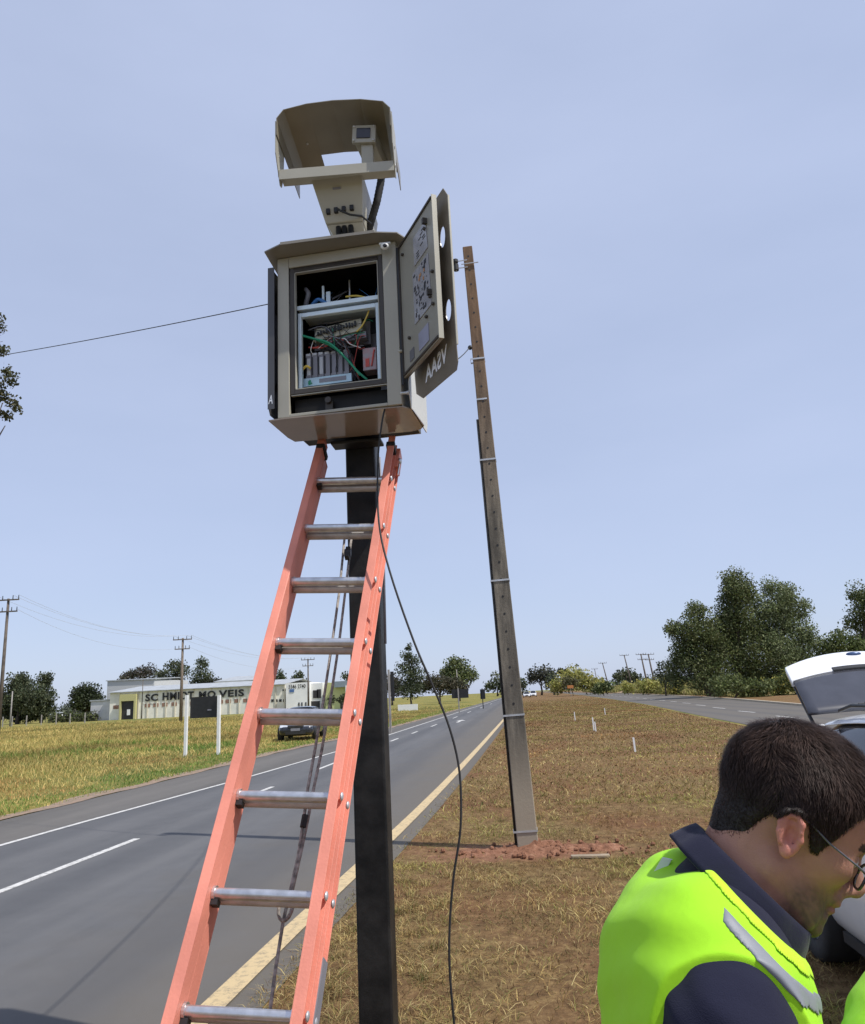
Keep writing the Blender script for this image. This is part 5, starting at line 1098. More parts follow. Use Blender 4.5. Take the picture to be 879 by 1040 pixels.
# ================================================================ CARS
Mtyre = mat('tyre', (0.02, 0.02, 0.02), 0.8); Mrim = mat('rim', (0.45, 0.45, 0.46), 0.3, 0.8); Mcglass = mat('car_glass', (0.02, 0.022, 0.027), 0.06, var=0.1, spec=0.8)
def car(name, loc, head, L, W, H, paint, label, open_gate=False, group=None, hatch=True):
    """head: unit vector the car faces"""
    hd = np.array([head[0], head[1], 0.0]); hd /= np.linalg.norm(hd); sd = np.array([-hd[1], hd[0], 0]); loc = np.array(loc, float)
    fr = (loc, -hd, sd, EZ)     # x: from front to rear, y: sideways, z up, origin under the front centre
    T = thing(name, tuple(loc-hd*L/2), label, 'car', group)
    hwd = W/2; belt = 0.62*H+0.02
    st = [(0.0, 0.30, 0.62, 0.72), (0.04, 0.22, 0.70, 0.86), (0.12, 0.20, 0.76, 0.95), (0.24, 0.20, 0.90, 1.0), (0.32, 0.20, 0.98, 1.0), (0.5, 0.20, 1.0, 1.0), (0.75, 0.20, 1.03, 1.0), (0.9, 0.22, 1.04, 0.97), (0.97, 0.28, 1.03, 0.92), (1.0, 0.34, 0.98, 0.86)]
    b = B(fr); vs = []
    for (s, zb, zt_, w_) in st:
        zt_ = zt_*belt; x = s*L; ww = hwd*w_
        half = [(0.80*ww, zb), (0.96*ww, zb+0.06), (ww, zb+0.22), (ww, zb+(zt_-zb)*0.62), (ww*0.975, zt_-0.05), (ww*0.91, zt_), (ww*0.5, zt_+0.025)]
        vs += [(x, -y, z) for y, z in half]+[(x, y, z) for y, z in half[::-1]]
    m = 14; n = len(st); fs = [(i*m+j, i*m+(j+1) % m, (i+1)*m+(j+1) % m, (i+1)*m+j) for i in range(n-1) for j in range(m)]+[tuple(range(m))[::-1], tuple(range((n-1)*m, n*m))]
    b.add(vs, fs); BD = mk('body', b, paint, T, smooth=True); md = BD.modifiers.new('s', 'SUBSURF'); md.levels = 2; md.render_levels = 2
    # greenhouse
    rend = 0.90 if open_gate else 0.97
    gh = [(0.25, belt-0.03, 0.80, 0.80), (0.40, H-0.04, 0.66, 0.84), (0.55, H, 0.67, 0.86), (0.75, H-0.02, 0.65, 0.85), (rend-0.035, H-0.07, 0.63, 0.84), (rend, belt+0.05 if not open_gate else belt+0.05, 0.76, 0.80)]
    b = B(fr); vs = []
    for (s, zr, wr, wb) in gh:
        x = s*L; zb = belt-0.04
        vs += [(x, -hwd*wb, zb), (x, -hwd*(wb*0.45+wr*0.55)-0.01, (zb+zr)/2), (x, -hwd*wr, zr-0.03), (x, -hwd*wr*0.6, zr), (x, hwd*wr*0.6, zr), (x, hwd*wr, zr-0.03), (x, hwd*(wb*0.45+wr*0.55)+0.01, (zb+zr)/2), (x, hwd*wb, zb)]
    m = 8; n = len(gh); fs = [(i*m+j, i*m+j+1, (i+1)*m+j+1, (i+1)*m+j) for i in range(n-1) for j in range(m-1)]+[tuple(range(m))[::-1], tuple(range((n-1)*m, n*m))]
    b.add(vs, fs); GH = mk('windows', b, Mcglass, T, smooth=True); md = GH.modifiers.new('s', 'SUBSURF'); md.levels = 2; md.render_levels = 2
    # roof skin + pillars in body colour
    b = B(fr); vs = []; rs = gh[1:5]
    for (s, zr, wr, wb) in rs:
        x = s*L; vs += [(x, -hwd*wr*1.0, zr-0.045), (x, -hwd*wr*0.88, zr-0.005), (x, -hwd*wr*0.45, zr+0.014), (x, hwd*wr*0.45, zr+0.014), (x, hwd*wr*0.88, zr-0.005), (x, hwd*wr*1.0, zr-0.045)]
    n = len(rs); b.add(vs, [(i*6+j, i*6+j+1, (i+1)*6+j+1, (i+1)*6+j) for i in range(n-1) for j in range(5)]); RF_ = mk('roof', b, paint, T, smooth=True)
    md = RF_.modifiers.new('so', 'SOLIDIFY'); md.thickness = 0.02; md = RF_.modifiers.new('s', 'SUBSURF'); md.levels = 2; md.render_levels = 2
    b = B(fr)
    for sg in (-1, 1):
        b.bar((0.24*L, sg*hwd*0.82, belt-0.03), (0.395*L, sg*hwd*0.69, H-0.055), 0.05, 0.03); b.bar((0.60*L, sg*hwd*0.87, belt-0.03), (0.60*L, sg*hwd*0.70, H-0.05), 0.07, 0.03)
        b.bar(((rend-0.02)*L, sg*hwd*0.80, belt-0.02), ((rend-0.065)*L, sg*hwd*0.66, H-0.10), 0.10, 0.03)
    mke('pillar', b, paint, T, bevel=0.008)
    for s in (0.19, 0.80):
        for sg in (-1, 1):
            c = np.array([s*L, sg*(hwd-0.10), 0.31]); b = B(fr); pr = []
            ring = [(0.31, -0.09), (0.31, 0.09), (0.285, 0.105), (0.20, 0.105), (0.20, -0.105), (0.285, -0.105)]
            k = 24; vs = []
            for i in range(k):
                a = 2*PI*i/k
                for r, y in ring: vs.append(c+np.array([r*math.cos(a), y, r*math.sin(a)]))
            b.add(vs, [(i*6+j, i*6+(j+1) % 6, ((i+1) % k)*6+(j+1) % 6, ((i+1) % k)*6+j) for i in range(k) for j in range(6)]); WH = mk('wheel', b, Mtyre, T, smooth=True)
            b = B(fr); b.tube([c+(0, -0.07, 0), c+(0, 0.07, 0)], 0.2, 20)
            for i in range(5): a = 2*PI*i/5; b.bar(c+(0, sg*0.085, 0), c+(0.18*math.cos(a), sg*0.08, 0.18*math.sin(a)), 0.05, 0.02, up=(0, 1, 0))
            mk('rim', b, Mrim, WH)
            b = B(fr); b.tube([c+(0, sg*0.05, 0.05)-(0, 0, 0), c+(0, sg*0.095, 0.05)], 0.36, 22); mk('wheel_arch', b, 'rubber', T) if False else None
    # lights, grille, plate, mirrors
    b = B(fr)
    for sg in (-1, 1): b.hexa([(0.015*L, sg*hwd*0.42, 0.58), (0.03*L, sg*hwd*0.80, 0.60), (0.07*L, sg*hwd*0.42, 0.56), (0.075*L, sg*hwd*0.86, 0.60), (0.03*L, sg*hwd*0.42, 0.68), (0.05*L, sg*hwd*0.80, 0.73), (0.08*L, sg*hwd*0.42, 0.68), (0.09*L, sg*hwd*0.84, 0.74)])
    mke('headlight', b, mat('headlight_'+name, (0.7, 0.72, 0.75), 0.1, 0.3), T)
    b = B(fr); b.box(-0.008, 0.03, -hwd*0.38, hwd*0.38, 0.56, 0.66); b.box(-0.008, 0.04, -hwd*0.5, hwd*0.5, 0.30, 0.42); mke('grille', b, 'rubber', T)
    b = B(fr); b.box(-0.014, 0.0, -0.2, 0.2, 0.44, 0.55); mk('number_plate', b, 'plastic_grey', T)
    b = B(fr)
    for sg in (-1, 1): b.ball((0.30*L, sg*(hwd*0.97), belt+0.06), (0.06, 0.09, 0.06), 10, 6)
    mke('mirror', b, paint, T, smooth=True)
    b = B(fr)
    for sg in (-1, 1): b.box(0.955*L, 0.995*L, sg*hwd*0.72-0.09, sg*hwd*0.72+0.09, 0.62, 0.86)
    mke('tail_light', b, mat('tail_light_'+name, (0.4, 0.03, 0.02), 0.2), T, bevel=0.01)
    return T, fr, belt
Mcwhite = mat('white_car_paint', (0.78, 0.79, 0.80), 0.22, var=0.02, coat=0.6)
Mcdark = mat('dark_car_paint', (0.018, 0.02, 0.028), 0.2, var=0.1, coat=0.6)
WC, wf, wb_ = car('parked_car', (2.50, 2.15, 0), (0, -1), 3.95, 1.70, 1.44, Mcwhite, 'white hatchback with its tailgate raised, parked on the median behind the man', open_gate=True)
# raised tailgate
def gate_pt(u, s, off=0.0):
    hwid = 0.60-0.07*s; x = 2.48+u*hwid*(1-0.0*s); y = 5.50+0.62*s-0.13*s*u*u; z = 1.425+0.385*s**0.9-0.075*s*u*u-0.02*u*u+off
    return (x, y, z)
def gate_sheet(b, u0, u1, s0, s1, off, th, nu=16, ns=8):
    vs = []; 
    for k in (off, off-th):
        for i in range(ns+1):
            for j in range(nu+1): vs.append(gate_pt(u0+(u1-u0)*j/nu, s0+(s1-s0)*i/ns, k))
    N = (nu+1)*(ns+1); fs = []
    for i in range(ns):
        for j in range(nu): a = i*(nu+1)+j; fs += [(a, a+1, a+nu+2, a+nu+1), (N+a, N+a+nu+1, N+a+nu+2, N+a+1)]
    for j in range(nu): fs += [(j, N+j, N+j+1, j+1), (ns*(nu+1)+j, ns*(nu+1)+j+1, N+ns*(nu+1)+j+1, N+ns*(nu+1)+j)]
    for i in range(ns): a = i*(nu+1); c = a+nu; fs += [(a, a+nu+1, N+a+nu+1, N+a), (c, N+c, N+c+nu+1, c+nu+1)]
    b.add(vs, fs); return b
b = gate_sheet(B(), -1, 1, 0.66, 1.0, 0.01, 0.05); TG = mk('tailgate', b, Mcwhite, WC, smooth=True, bevel=0.006)
b = gate_sheet(B(), -0.97, 0.97, 0.02, 0.68, 0.002, 0.02); mk('tailgate_glass', b, mat('gate_glass', (0.05, 0.052, 0.065), 0.25, var=0.1, spec=0.6), TG, smooth=True)
b = gate_sheet(B(), -0.42, 0.42, 0.645, 0.70, 0.016, 0.01, 12, 2); mk('recess_shade', b, 'black', TG)  # black strip laid on the panel for the shadow in the plate recess
b = B(); g = np.array(gate_pt(0, 0.93, 0.012)); b.ball(g, (0.055, 0.02, 0.016), 14, 8); mk('emblem', b, mat('emblem_blue', (0.05, 0.09, 0.2), 0.3, 0.3), TG, smooth=True)
b = B()
for sg in (-1, 1): b.tube([(2.48+sg*0.56, 5.35, 1.2), (2.48+sg*0.5, 5.95, 1.60)], 0.012, 8)
mke('gas_strut', b, 'black', WC)
b = B()
for sg in (-1, 1): b.tube([(2.48+sg*0.47, 3.9, 1.45), (2.48+sg*0.47, 4.1, 1.475), (2.48+sg*0.46, 5.1, 1.465), (2.48+sg*0.46, 5.3, 1.43)], 0.012, 8)
mke('roof_rail', b, 'black', WC, smooth=True)
b = B()
for y in (4.25, 4.5, 4.75, 5.0): b.tube([(2.02, y, 1.475), (2.94, y+0.03, 1.475)], 0.007, 6)
b.tube([(2.1, 4.1, 1.48), (2.55, 5.1, 1.48)], 0.006, 6); b.tube([(2.5, 4.1, 1.48), (2.1, 5.1, 1.48)], 0.006, 6)
mke('rack_bar', b, 'rubber', WC)
b = B(); b.box(2.50-0.81, 2.50-0.79, 3.3, 4.9, 0.215, 0.27); mk('sill', b, 'rubber', WC)
q = gnd(303, 753)
car('parked_car', (q[0]-0.15, q[1]+0.1, 0), (0.12, -1), 4.0, 1.72, 1.45, Mcdark, 'dark saloon car parked on the grass verge across the road, seen through the ladder')
q = gnd(338, 717); car('parked_car', (q[0]-0.4, 138, 0), (-1, -0.1), 4.0, 1.72, 1.4, Mcwhite, 'small white car parked before the pale yellow building')
car('distant_car', (at(535, 703, 200)[0], 200, 0), (0.0, -1), 4.0, 1.75, 1.45, Mcwhite, 'tiny white car on the horizon right of the concrete pole, nearer one')
car('distant_car', (at(541.5, 703, 215)[0], 212, 0), (0.0, -1), 4.0, 1.75, 1.6, Mcwhite, 'tiny white car on the horizon right of the concrete pole, farther right one')
#PART3
# ================================================================ PEOPLE
class SDF:
    def __init__(s, xs, ys, zs):
        s.xs, s.ys, s.zs = [np.asarray(a, np.float32) for a in (xs, ys, zs)]; s.V = np.full((len(xs), len(ys), len(zs)), 0.3, np.float32)
    def sub(s, lo, hi, pad):
        ix = [slice(max(0, np.searchsorted(a, l-pad)-1), np.searchsorted(a, h+pad)+1) for a, l, h in zip((s.xs, s.ys, s.zs), lo, hi)]
        X, Y, Z = np.meshgrid(s.xs[ix[0]], s.ys[ix[1]], s.zs[ix[2]], indexing='ij', sparse=True); return tuple(ix), X, Y, Z
    def join(s, ix, D, k):
        A = s.V[ix]
        if k > 0:
            h = np.clip(0.5+0.5*(A-D)/k, 0, 1); s.V[ix] = A*(1-h)+D*h-k*h*(1-h)
        else: s.V[ix] = np.minimum(A, D)
    def cut(s, ix, D, k):
        A = s.V[ix]; D = -D; h = np.clip(0.5-0.5*(A-D)/k, 0, 1); s.V[ix] = A*(1-h)+D*h+k*h*(1-h)
    def ell(s, c, r, k=0.02, Rm=None, cut=False):
        c = np.array(c); r = np.array(r, float); m = r.max() if Rm is not None else r
        ix, X, Y, Z = s.sub(c-m, c+m, k+0.03); X, Y, Z = X-c[0], Y-c[1], Z-c[2]
        if Rm is not None: X, Y, Z = [Rm[i][0]*X+Rm[i][1]*Y+Rm[i][2]*Z for i in range(3)]
        k0 = np.sqrt((X/r[0])**2+(Y/r[1])**2+(Z/r[2])**2); k1 = np.sqrt((X/r[0]**2)**2+(Y/r[1]**2)**2+(Z/r[2]**2)**2)+1e-9
        D = np.where(k0 < 0.3, -r.min()*0.7, k0*(k0-1)/k1).astype(np.float32)
        (s.cut if cut else s.join)(ix, D, k)
    def cap(s, a, b, r0, r1, k=0.02, fl=None, cut=False):
        a = np.array(a, float); b = np.array(b, float); m = max(r0, r1); ix, X, Y, Z = s.sub(np.minimum(a, b)-m, np.maximum(a, b)+m, k+0.03); d = b-a; L2 = d@d
        t = np.clip(((X-a[0])*d[0]+(Y-a[1])*d[1]+(Z-a[2])*d[2])/L2, 0, 1)
        D = (np.sqrt((X-a[0]-t*d[0])**2+(Y-a[1]-t*d[1])**2+(Z-a[2]-t*d[2])**2)-(r0+(r1-r0)*t)).astype(np.float32)
        (s.cut if cut else s.join)(ix, D, k)
def surfnets(xs, ys, zs, V):
    nx, ny, nz = V.shape; ins = V < 0
    c = np.zeros((nx-1, ny-1, nz-1), np.uint8)
    for i in (0, 1):
        for j in (0, 1):
            for k in (0, 1): c += ins[i:nx-1+i, j:ny-1+j, k:nz-1+k]
    act = np.argwhere((c > 0) & (c < 8)); idx = np.full(c.shape, -1, np.int32); idx[tuple(act.T)] = np.arange(len(act))
    P = np.zeros((len(act), 3)); W = np.zeros(len(act)); A = act; co = (np.asarray(xs), np.asarray(ys), np.asarray(zs))
    for ax in range(3):
        o1, o2 = [a for a in range(3) if a != ax]
        for u in (0, 1):
            for v in (0, 1):
                p = A.copy(); p[:, o1] += u; p[:, o2] += v; q = p.copy(); q[:, ax] += 1
                va = V[tuple(p.T)]; vb = V[tuple(q.T)]; m = (va < 0) != (vb < 0); t = np.where(m, va/(va-vb+1e-12), 0)
                pt = np.stack([co[d][p[:, d]] for d in range(3)], 1).astype(float); pt[:, ax] += t*(co[ax][q[:, ax]]-co[ax][p[:, ax]])
                P += pt*m[:, None]; W += m
    P /= W[:, None]; F = []
    for ax in range(3):
        o1, o2 = [(1, 2), (2, 0), (0, 1)][ax]
        sl0 = [slice(1, -1)]*3; sl0[ax] = slice(0, -1); sl1 = [slice(1, -1)]*3; sl1[ax] = slice(1, None)
        a, b = ins[tuple(sl0)], ins[tuple(sl1)]; e = np.argwhere(a != b)
        if not len(e): continue
        fl = a[tuple(e.T)]; e = e+1; e[:, ax] -= 1
        def g(d1, d2): q = e.copy(); q[:, o1] -= d1; q[:, o2] -= d2; return idx[tuple(q.T)]
        q = np.stack([g(1, 1), g(0, 1), g(0, 0), g(1, 0)], 1); q[~fl] = q[~fl][:, ::-1]; F.append(q)
    F = np.concatenate(F); F = F[(F >= 0).all(1)]
    return P, F
def ax_(lo, hi, segs):
    """non-uniform axis: segs=[(a,b,step)] fine zones, 6.5 mm elsewhere"""
    out = [lo]
    while out[-1] < hi:
        st = 0.0065
        for a, b, q in segs:
            if a <= out[-1] < b: st = q
        out.append(out[-1]+st)
    return np.array(out)
# local person frame: x ahead, y to his left, z up. head frame pitched down
HC = np.array([0.0, 0.0, 1.489]); HP = math.radians(33)
hf = np.array([math.cos(HP), 0, -math.sin(HP)]); hl = np.array([0, 1.0, 0]); hu = np.array([math.sin(HP), 0, math.cos(HP)])
HR = np.stack([hf, hl, hu])
def hp(x, y, z): return HC+hf*x+hl*y+hu*z
S = SDF(ax_(-0.34, 0.46, [(-0.13, 0.17, 0.0025), (-0.27, -0.13, 0.0035)]), ax_(-0.36, 0.36, [(-0.10, 0.10, 0.0028), (-0.27, 0.27, 0.0036)]), ax_(-0.02, 1.66, [(1.34, 1.66, 0.0025), (1.10, 1.34, 0.0036)]))
# torso
S.ell((-0.115, 0, 0.96), (0.125, 0.165, 0.13), 0.03); S.ell((-0.115, 0, 1.10), (0.115, 0.145, 0.14), 0.05); S.ell((-0.132, 0, 1.24), (0.115, 0.168, 0.15), 0.06)
S.ell((-0.130, 0, 1.315), (0.108, 0.160, 0.10), 0.05); S.ell((-0.125, -0.075, 1.335), (0.078, 0.08, 0.07), 0.04); S.ell((-0.125, 0.075, 1.335), (0.078, 0.08, 0.07), 0.04)
for sg in (-1, 1):
    S.cap((-0.12, sg*0.09, 1.365), (-0.125, sg*0.165, 1.31), 0.052, 0.056, 0.05); S.ell((-0.095, sg*0.075, 1.265), (0.056, 0.075, 0.08), 0.04)
    S.cap((-0.125, sg*0.180, 1.29), (-0.115, sg*0.220, 1.06), 0.060, 0.044, 0.035)
    S.cap((-0.115, sg*0.220, 1.06), (0.07, sg*0.14, 1.10), 0.042, 0.028, 0.02)
    S.cap((-0.12, sg*0.085, 0.92), (-0.095, sg*0.10, 0.50), 0.088, 0.060, 0.05); S.cap((-0.095, sg*0.10, 0.50), (-0.125, sg*0.105, 0.12), 0.058, 0.040, 0.02)
    S.cap((-0.14, sg*0.105, 0.06), (0.04, sg*0.13, 0.035), 0.042, 0.036, 0.02)
VB = S.V.copy()          # body under the clothes
# neck and head
S.cap((-0.10, 0, 1.36), tuple(hp(-0.026, 0, -0.020)), 0.066, 0.057, 0.03); S.cap((-0.075, 0, 1.35), tuple(hp(0.005, 0, -0.050)), 0.055, 0.050, 0.03)
S.ell(hp(0.004, 0, 0.052), (0.103, 0.077, 0.093), 0.015, HR)
S.ell(hp(0.040, 0, -0.012), (0.057, 0.059, 0.085), 0.03, HR)
S.ell(hp(0.036, 0, -0.070), (0.050, 0.046, 0.034), 0.022, HR)
for sg in (-1, 1):
    S.cap(hp(0.0, sg*0.050, -0.052), hp(0.065, sg*0.024, -0.088), 0.020, 0.017, 0.02)
    S.ell(hp(0.062, sg*0.040, -0.008), (0.026, 0.020, 0.020), 0.02, HR)
S.ell(hp(0.087, 0, -0.094), (0.015, 0.020, 0.016), 0.010, HR)
S.cap(hp(0.083, -0.028, 0.034), hp(0.083, 0.028, 0.034), 0.012, 0.012, 0.016)
for sg in (-1, 1):
    S.ell(hp(0.104, sg*0.031, 0.010), (0.018, 0.018, 0.014), 0.012, HR, cut=True); S.ell(hp(0.083, sg*0.031, 0.010), (0.0125, 0.0135, 0.0125), 0.003, HR)
S.cap(hp(0.094, 0, 0.018), hp(0.117, 0, -0.018), 0.008, 0.0115, 0.010); S.ell(hp(0.112, 0, -0.026), (0.013, 0.012, 0.009), 0.006, HR)
for sg in (-1, 1): S.ell(hp(0.104, sg*0.011, -0.029), (0.010, 0.008, 0.008), 0.005, HR)
S.ell(hp(0.093, 0, -0.046), (0.013, 0.024, 0.013), 0.012, HR); S.ell(hp(0.0995, 0, -0.0515), (0.0080, 0.0195, 0.0050), 0.003, HR); S.ell(hp(0.0965, 0, -0.0625), (0.0085, 0.0175, 0.0058), 0.003, HR)
S.ell(hp(0.088, 0, -0.076), (0.012, 0.02, 0.010), 0.010, HR)
S.cap(hp(0.110, -0.016, -0.0572), hp(0.110, 0.016, -0.0572), 0.0028, 0.0028, 0.002, cut=True)
# ears
for sg in (-1, 1):
    c = hp(-0.004, sg*0.077, 0.000); er = math.radians(14)
    a = hf*math.cos(er)+hu*math.sin(er)*-1; u = hu*math.cos(er)+hf*math.sin(er)*-1; u = u*1.0
    n_ = hl*sg+hf*-0.30; n_ /= np.linalg.norm(n_); ua = hu*0.97+hf*-0.24; ua /= np.linalg.norm(ua); fa = np.cross(ua, n_); fa /= np.linalg.norm(fa); ua = np.cross(n_, fa); 
    if fa@hf < 0: fa = -fa
    RE = np.stack([fa, n_, ua])
    S.ell(c+n_*0.004, (0.0155, 0.006, 0.0275), 0.005, RE)
    # helix rim and lobe
    pr = [(0.011, 0.005), (0.0115, 0.017), (0.004, 0.0255), (-0.008, 0.024), (-0.0145, 0.013), (-0.0145, 0.0), (-0.0105, -0.012)]
    for p0, p1 in zip(pr[:-1], pr[1:]): S.cap(c+n_*0.010+fa*p0[0]+ua*p0[1], c+n_*0.010+fa*p1[0]+ua*p1[1], 0.0038, 0.0038, 0.003)
    S.ell(c+n_*0.006+fa*-0.002+ua*-0.022, (0.0075, 0.0045, 0.0085), 0.005, RE)
    S.ell(c+n_*0.013+fa*0.001+ua*0.000, (0.0085, 0.010, 0.0145), 0.0025, RE, cut=True); S.ell(c+n_*0.010+fa*0.002+ua*-0.006, (0.005, 0.009, 0.006), 0.002, RE, cut=True)
    S.cap(c+n_*0.010+fa*-0.008+ua*0.016, c+n_*0.009+fa*-0.010+ua*-0.004, 0.0028, 0.0028, 0.003)
    S.ell(c+n_*0.008+fa*0.013+ua*-0.003, (0.004, 0.004, 0.006), 0.003, RE)
# hands
for sg in (-1, 1):
    w_ = np.array([0.07, sg*0.14, 1.10]); d = np.array([0.93, -sg*0.25, 0.12]); d /= np.linalg.norm(d); up = np.array([0, 0, 1.0])-d*d[2]*1.0; up /= np.linalg.norm(up); sd = np.cross(d, up)*(-sg)
    S.cap(w_, w_+d*0.06, 0.026, 0.027, 0.012); S.cap(w_+d*0.055+up*0.022, w_+d*0.085+up*0.026, 0.016, 0.0125, 0.008); S.cap(w_+d*0.055-up*0.020, w_+d*0.08-up*0.026, 0.016, 0.0115, 0.008)
    for j, (o_, l_) in enumerate(((0.032, 0.072), (0.011, 0.080), (-0.011, 0.075), (-0.032, 0.060))):
        a0 = w_+d*0.085+up*o_; a1 = a0+d*l_*0.45+sd*0.004; a2 = a1+d*l_*0.22+sd*l_*0.25; a3 = a2+d*l_*0.02+sd*l_*0.28
        S.cap(a0, a1, 0.0098, 0.0090, 0.004); S.cap(a1, a2, 0.0090, 0.0085, 0.003); S.cap(a2, a3, 0.0085, 0.0078, 0.003)
    t0 = w_+d*0.025+up*0.020; t1 = t0+d*0.035+up*0.028+sd*0.012; t2 = t1+d*0.028+up*0.008+sd*0.012
    S.cap(t0, t1, 0.016, 0.0115, 0.008); S.cap(t1, t2, 0.0115, 0.0095, 0.003)
PO = np.array([0.345, 1.178, 0.0]); pa = math.radians(-5)
PXa = np.array([math.cos(pa), math.sin(pa), 0]); PYa = np.array([-math.sin(pa), math.cos(pa), 0])
def pw(P): P = np.asarray(P, float)*0.974; return PO+P[..., 0:1]*PXa+P[..., 1:2]*PYa+P[..., 2:3]*EZ
PER = thing('person', tuple(PO), 'man with short dark hair and glasses looking down, lime vest over navy polo shirt', 'person', None)
def skin_nodes(n, p):
    g = n.nodes.new('ShaderNodeAttribute'); g.attribute_name = 'col'
    f = noise(n, 420, 4, 0.65, None); big = noise(n, 22, 4, 0.6, None)
    m1 = n.nodes.new('ShaderNodeMix'); m1.data_type = 'RGBA'; m1.blend_type = 'MULTIPLY'; m1.inputs['Factor'].default_value = 1.0
    n.links.new(g.outputs['Color'], m1.inputs['A']); n.links.new(ramp(n, big, [(0.3, (0.82, 0.76, 0.74)), (0.7, (1.10, 1.07, 1.05))]), m1.inputs['B'])
    n.links.new(m1.outputs['Result'], p.inputs['Base Color']); p.inputs['Roughness'].default_value = 0.58; p.inputs['Specular IOR Level'].default_value = 0.3
    p.inputs['Subsurface Weight'].default_value = 0.12; p.inputs['Subsurface Radius'].default_value = (0.012, 0.004, 0.002); p.inputs['Subsurface Scale'].default_value = 0.5
    bumpn(n, p, f, 0.45, 0.0012)
Mskin = graded('skin', skin_nodes)
P, F = surfnets(S.xs, S.ys, S.zs, S.V)
# intrinsic skin tones: stubble, lips, ears, brow hair
h3 = (P-HC)@HR.T; C = np.tile(np.array([0.40, 0.215, 0.155]), (len(P), 1))
hx_, hy_, hz_ = h3.T; inhead = P[:, 2] > 1.33
st_ = np.clip((-(hz_+0.028)-0.15*(0.06-hx_).clip(-.05, .2))/0.03, 0, 1)*np.clip((hx_-0.008)/0.03, 0, 1)*np.clip((0.015+hz_+0.125)/0.03, 0, 1)*(P[:, 2] > 1.3)
stn = 0.72*st_*(0.75+0.5*noise2(P[:, 0], P[:, 2]+P[:, 1], 0.0035, 2)); C = C*(1-stn[:, None])+np.array([0.075, 0.058, 0.052])*stn[:, None]
lp = inhead & (hx_ > 0.094) & (abs(hz_+0.057) < 0.0115) & (abs(hy_) < 0.024); C[lp] = (0.30, 0.14, 0.115)
ea = inhead & (abs(hy_) > 0.0765) & (abs(hx_+0.004) < 0.03) & (abs(hz_) < 0.04); C[ea] = (0.50, 0.21, 0.16)
br = inhead & (hx_ > 0.078) & (abs(hz_-0.034+0.10*abs(abs(hy_)-0.03)) < 0.0055) & (abs(abs(hy_)-0.031) < 0.02); C[br] = (0.05, 0.035, 0.03)
ey = inhead & (np.hypot(np.hypot(hx_-0.083, abs(hy_)-0.031), hz_-0.010) < 0.0145) & (hx_ > 0.090); C[ey & (hz_ < 0.012)] = (0.6, 0.56, 0.52); C[ey & (hz_ < 0.012) & (abs(abs(hy_)-0.031) < 0.006)] = (0.03, 0.02, 0.015)
BODY = npmesh('body', pw(P), F, Mskin, C, parent=PER, smooth=True)
# --- clothes from offsets of the body field
X3, Y3, Z3 = np.meshgrid(S.xs, S.ys, S.zs, indexing='ij', sparse=True)
def sub_mesh(name, D, m, parent=PER, lo=None, hi=None):
    sm = 10 if name in ('binding', 'reflective_strip') else (3 if name == 'vest' else 0); a = np.searchsorted(S.zs, lo); b_ = np.searchsorted(S.zs, hi); P_, F_ = surfnets(S.xs, S.ys, S.zs[a:b_], D[:, :, a:b_]); 
    par_ = np.arange(len(P_))                       # keep only pieces larger than a crumb, one object each
    ed_ = np.concatenate([F_[:, [0, 1]], F_[:, [1, 2]], F_[:, [2, 3]]])
    while True:
        q = par_.copy(); np.minimum.at(q, ed_[:, 0], par_[ed_[:, 1]]); np.minimum.at(q, ed_[:, 1], par_[ed_[:, 0]]); q = q[q]
        if (q == par_).all(): break
        par_ = q
    o = None; r_ids, cnt = np.unique(par_, return_counts=True)
    if name in ('vest', 'shirt', 'trousers'): groups = [np.ones(len(P_), bool)]
    else: groups = [par_ == r for r, c in zip(r_ids, cnt) if c > 120]
    for g in groups:
        ix = np.cumsum(g)-1; Fg = F_[g[F_[:, 0]]]; o = npmesh(name, pw(P_[g]), ix[Fg], m, None, parent=parent, smooth=True)
        if sm: md = o.modifiers.new('smooth', 'SMOOTH'); md.factor = 0.5; md.iterations = sm
    return o
def fold(sx, sy, sz, amp): return amp*(np.sin(X3*sx+Z3*sz*0.7+1.3)*np.sin(Y3*sy+Z3*sz+0.4))
cold = math.radians(44)   # collar plane: falls forwards
neckcut = (Z3-1.437)+1.05*(X3+0.075)             # above the collar line
elbow_unused = -((Z3-1.14)+0.25*(X3+0.03))
arm_x = np.maximum(X3-0.035, 0)
VBs = np.where(Z3 > 1.28, np.minimum(VB, S.V+0.002), VB)
Dshirt = np.maximum(np.maximum(VBs-0.010-fold(34, 30, 26, 0.0022)-0.0014*np.sin(Z3*120+X3*70+1.6*np.sin(Y3*45))*np.clip((abs(Y3)-0.12)/0.04, 0, 1), neckcut*0.75), 0.90-Z3)
fore = np.maximum(1.155-Z3, 0.185-abs(Y3)-0.0*X3)     # forearms bare below the short sleeve
Dshirt = np.maximum(Dshirt, -np.maximum(Z3-1.16, 0.17-abs(Y3)))
def fabric(name, col, wscale=900, rough=0.85, bump=0.25, var=0.08, fold_=14):
    def f(n, p):
        g = n.nodes.new('ShaderNodeTexCoord'); wv = noise(n, wscale, 2, 0.5, g.outputs['Object']); big = noise(n, fold_, 3, 0.5, g.outputs['Object'])
        n.links.new(ramp(n, wv, [(0.3, tuple(c*(1-var) for c in col)), (0.7, tuple(min(1, c*(1+var)) for c in col))]), p.inputs['Base Color']); p.inputs['Roughness'].default_value = rough
        p.inputs['Sheen Weight'].default_value = 0.08; p.inputs['Specular IOR Level'].default_value = 0.25
        ad = n.nodes.new('ShaderNodeMath'); ad.operation = 'MULTIPLY_ADD'; ad.inputs[1].default_value = 7.0; n.links.new(big, ad.inputs[0]); n.links.new(wv, ad.inputs[2]); bumpn(n, p, ad.outputs[0], bump, 0.003)
    return graded(name, f)
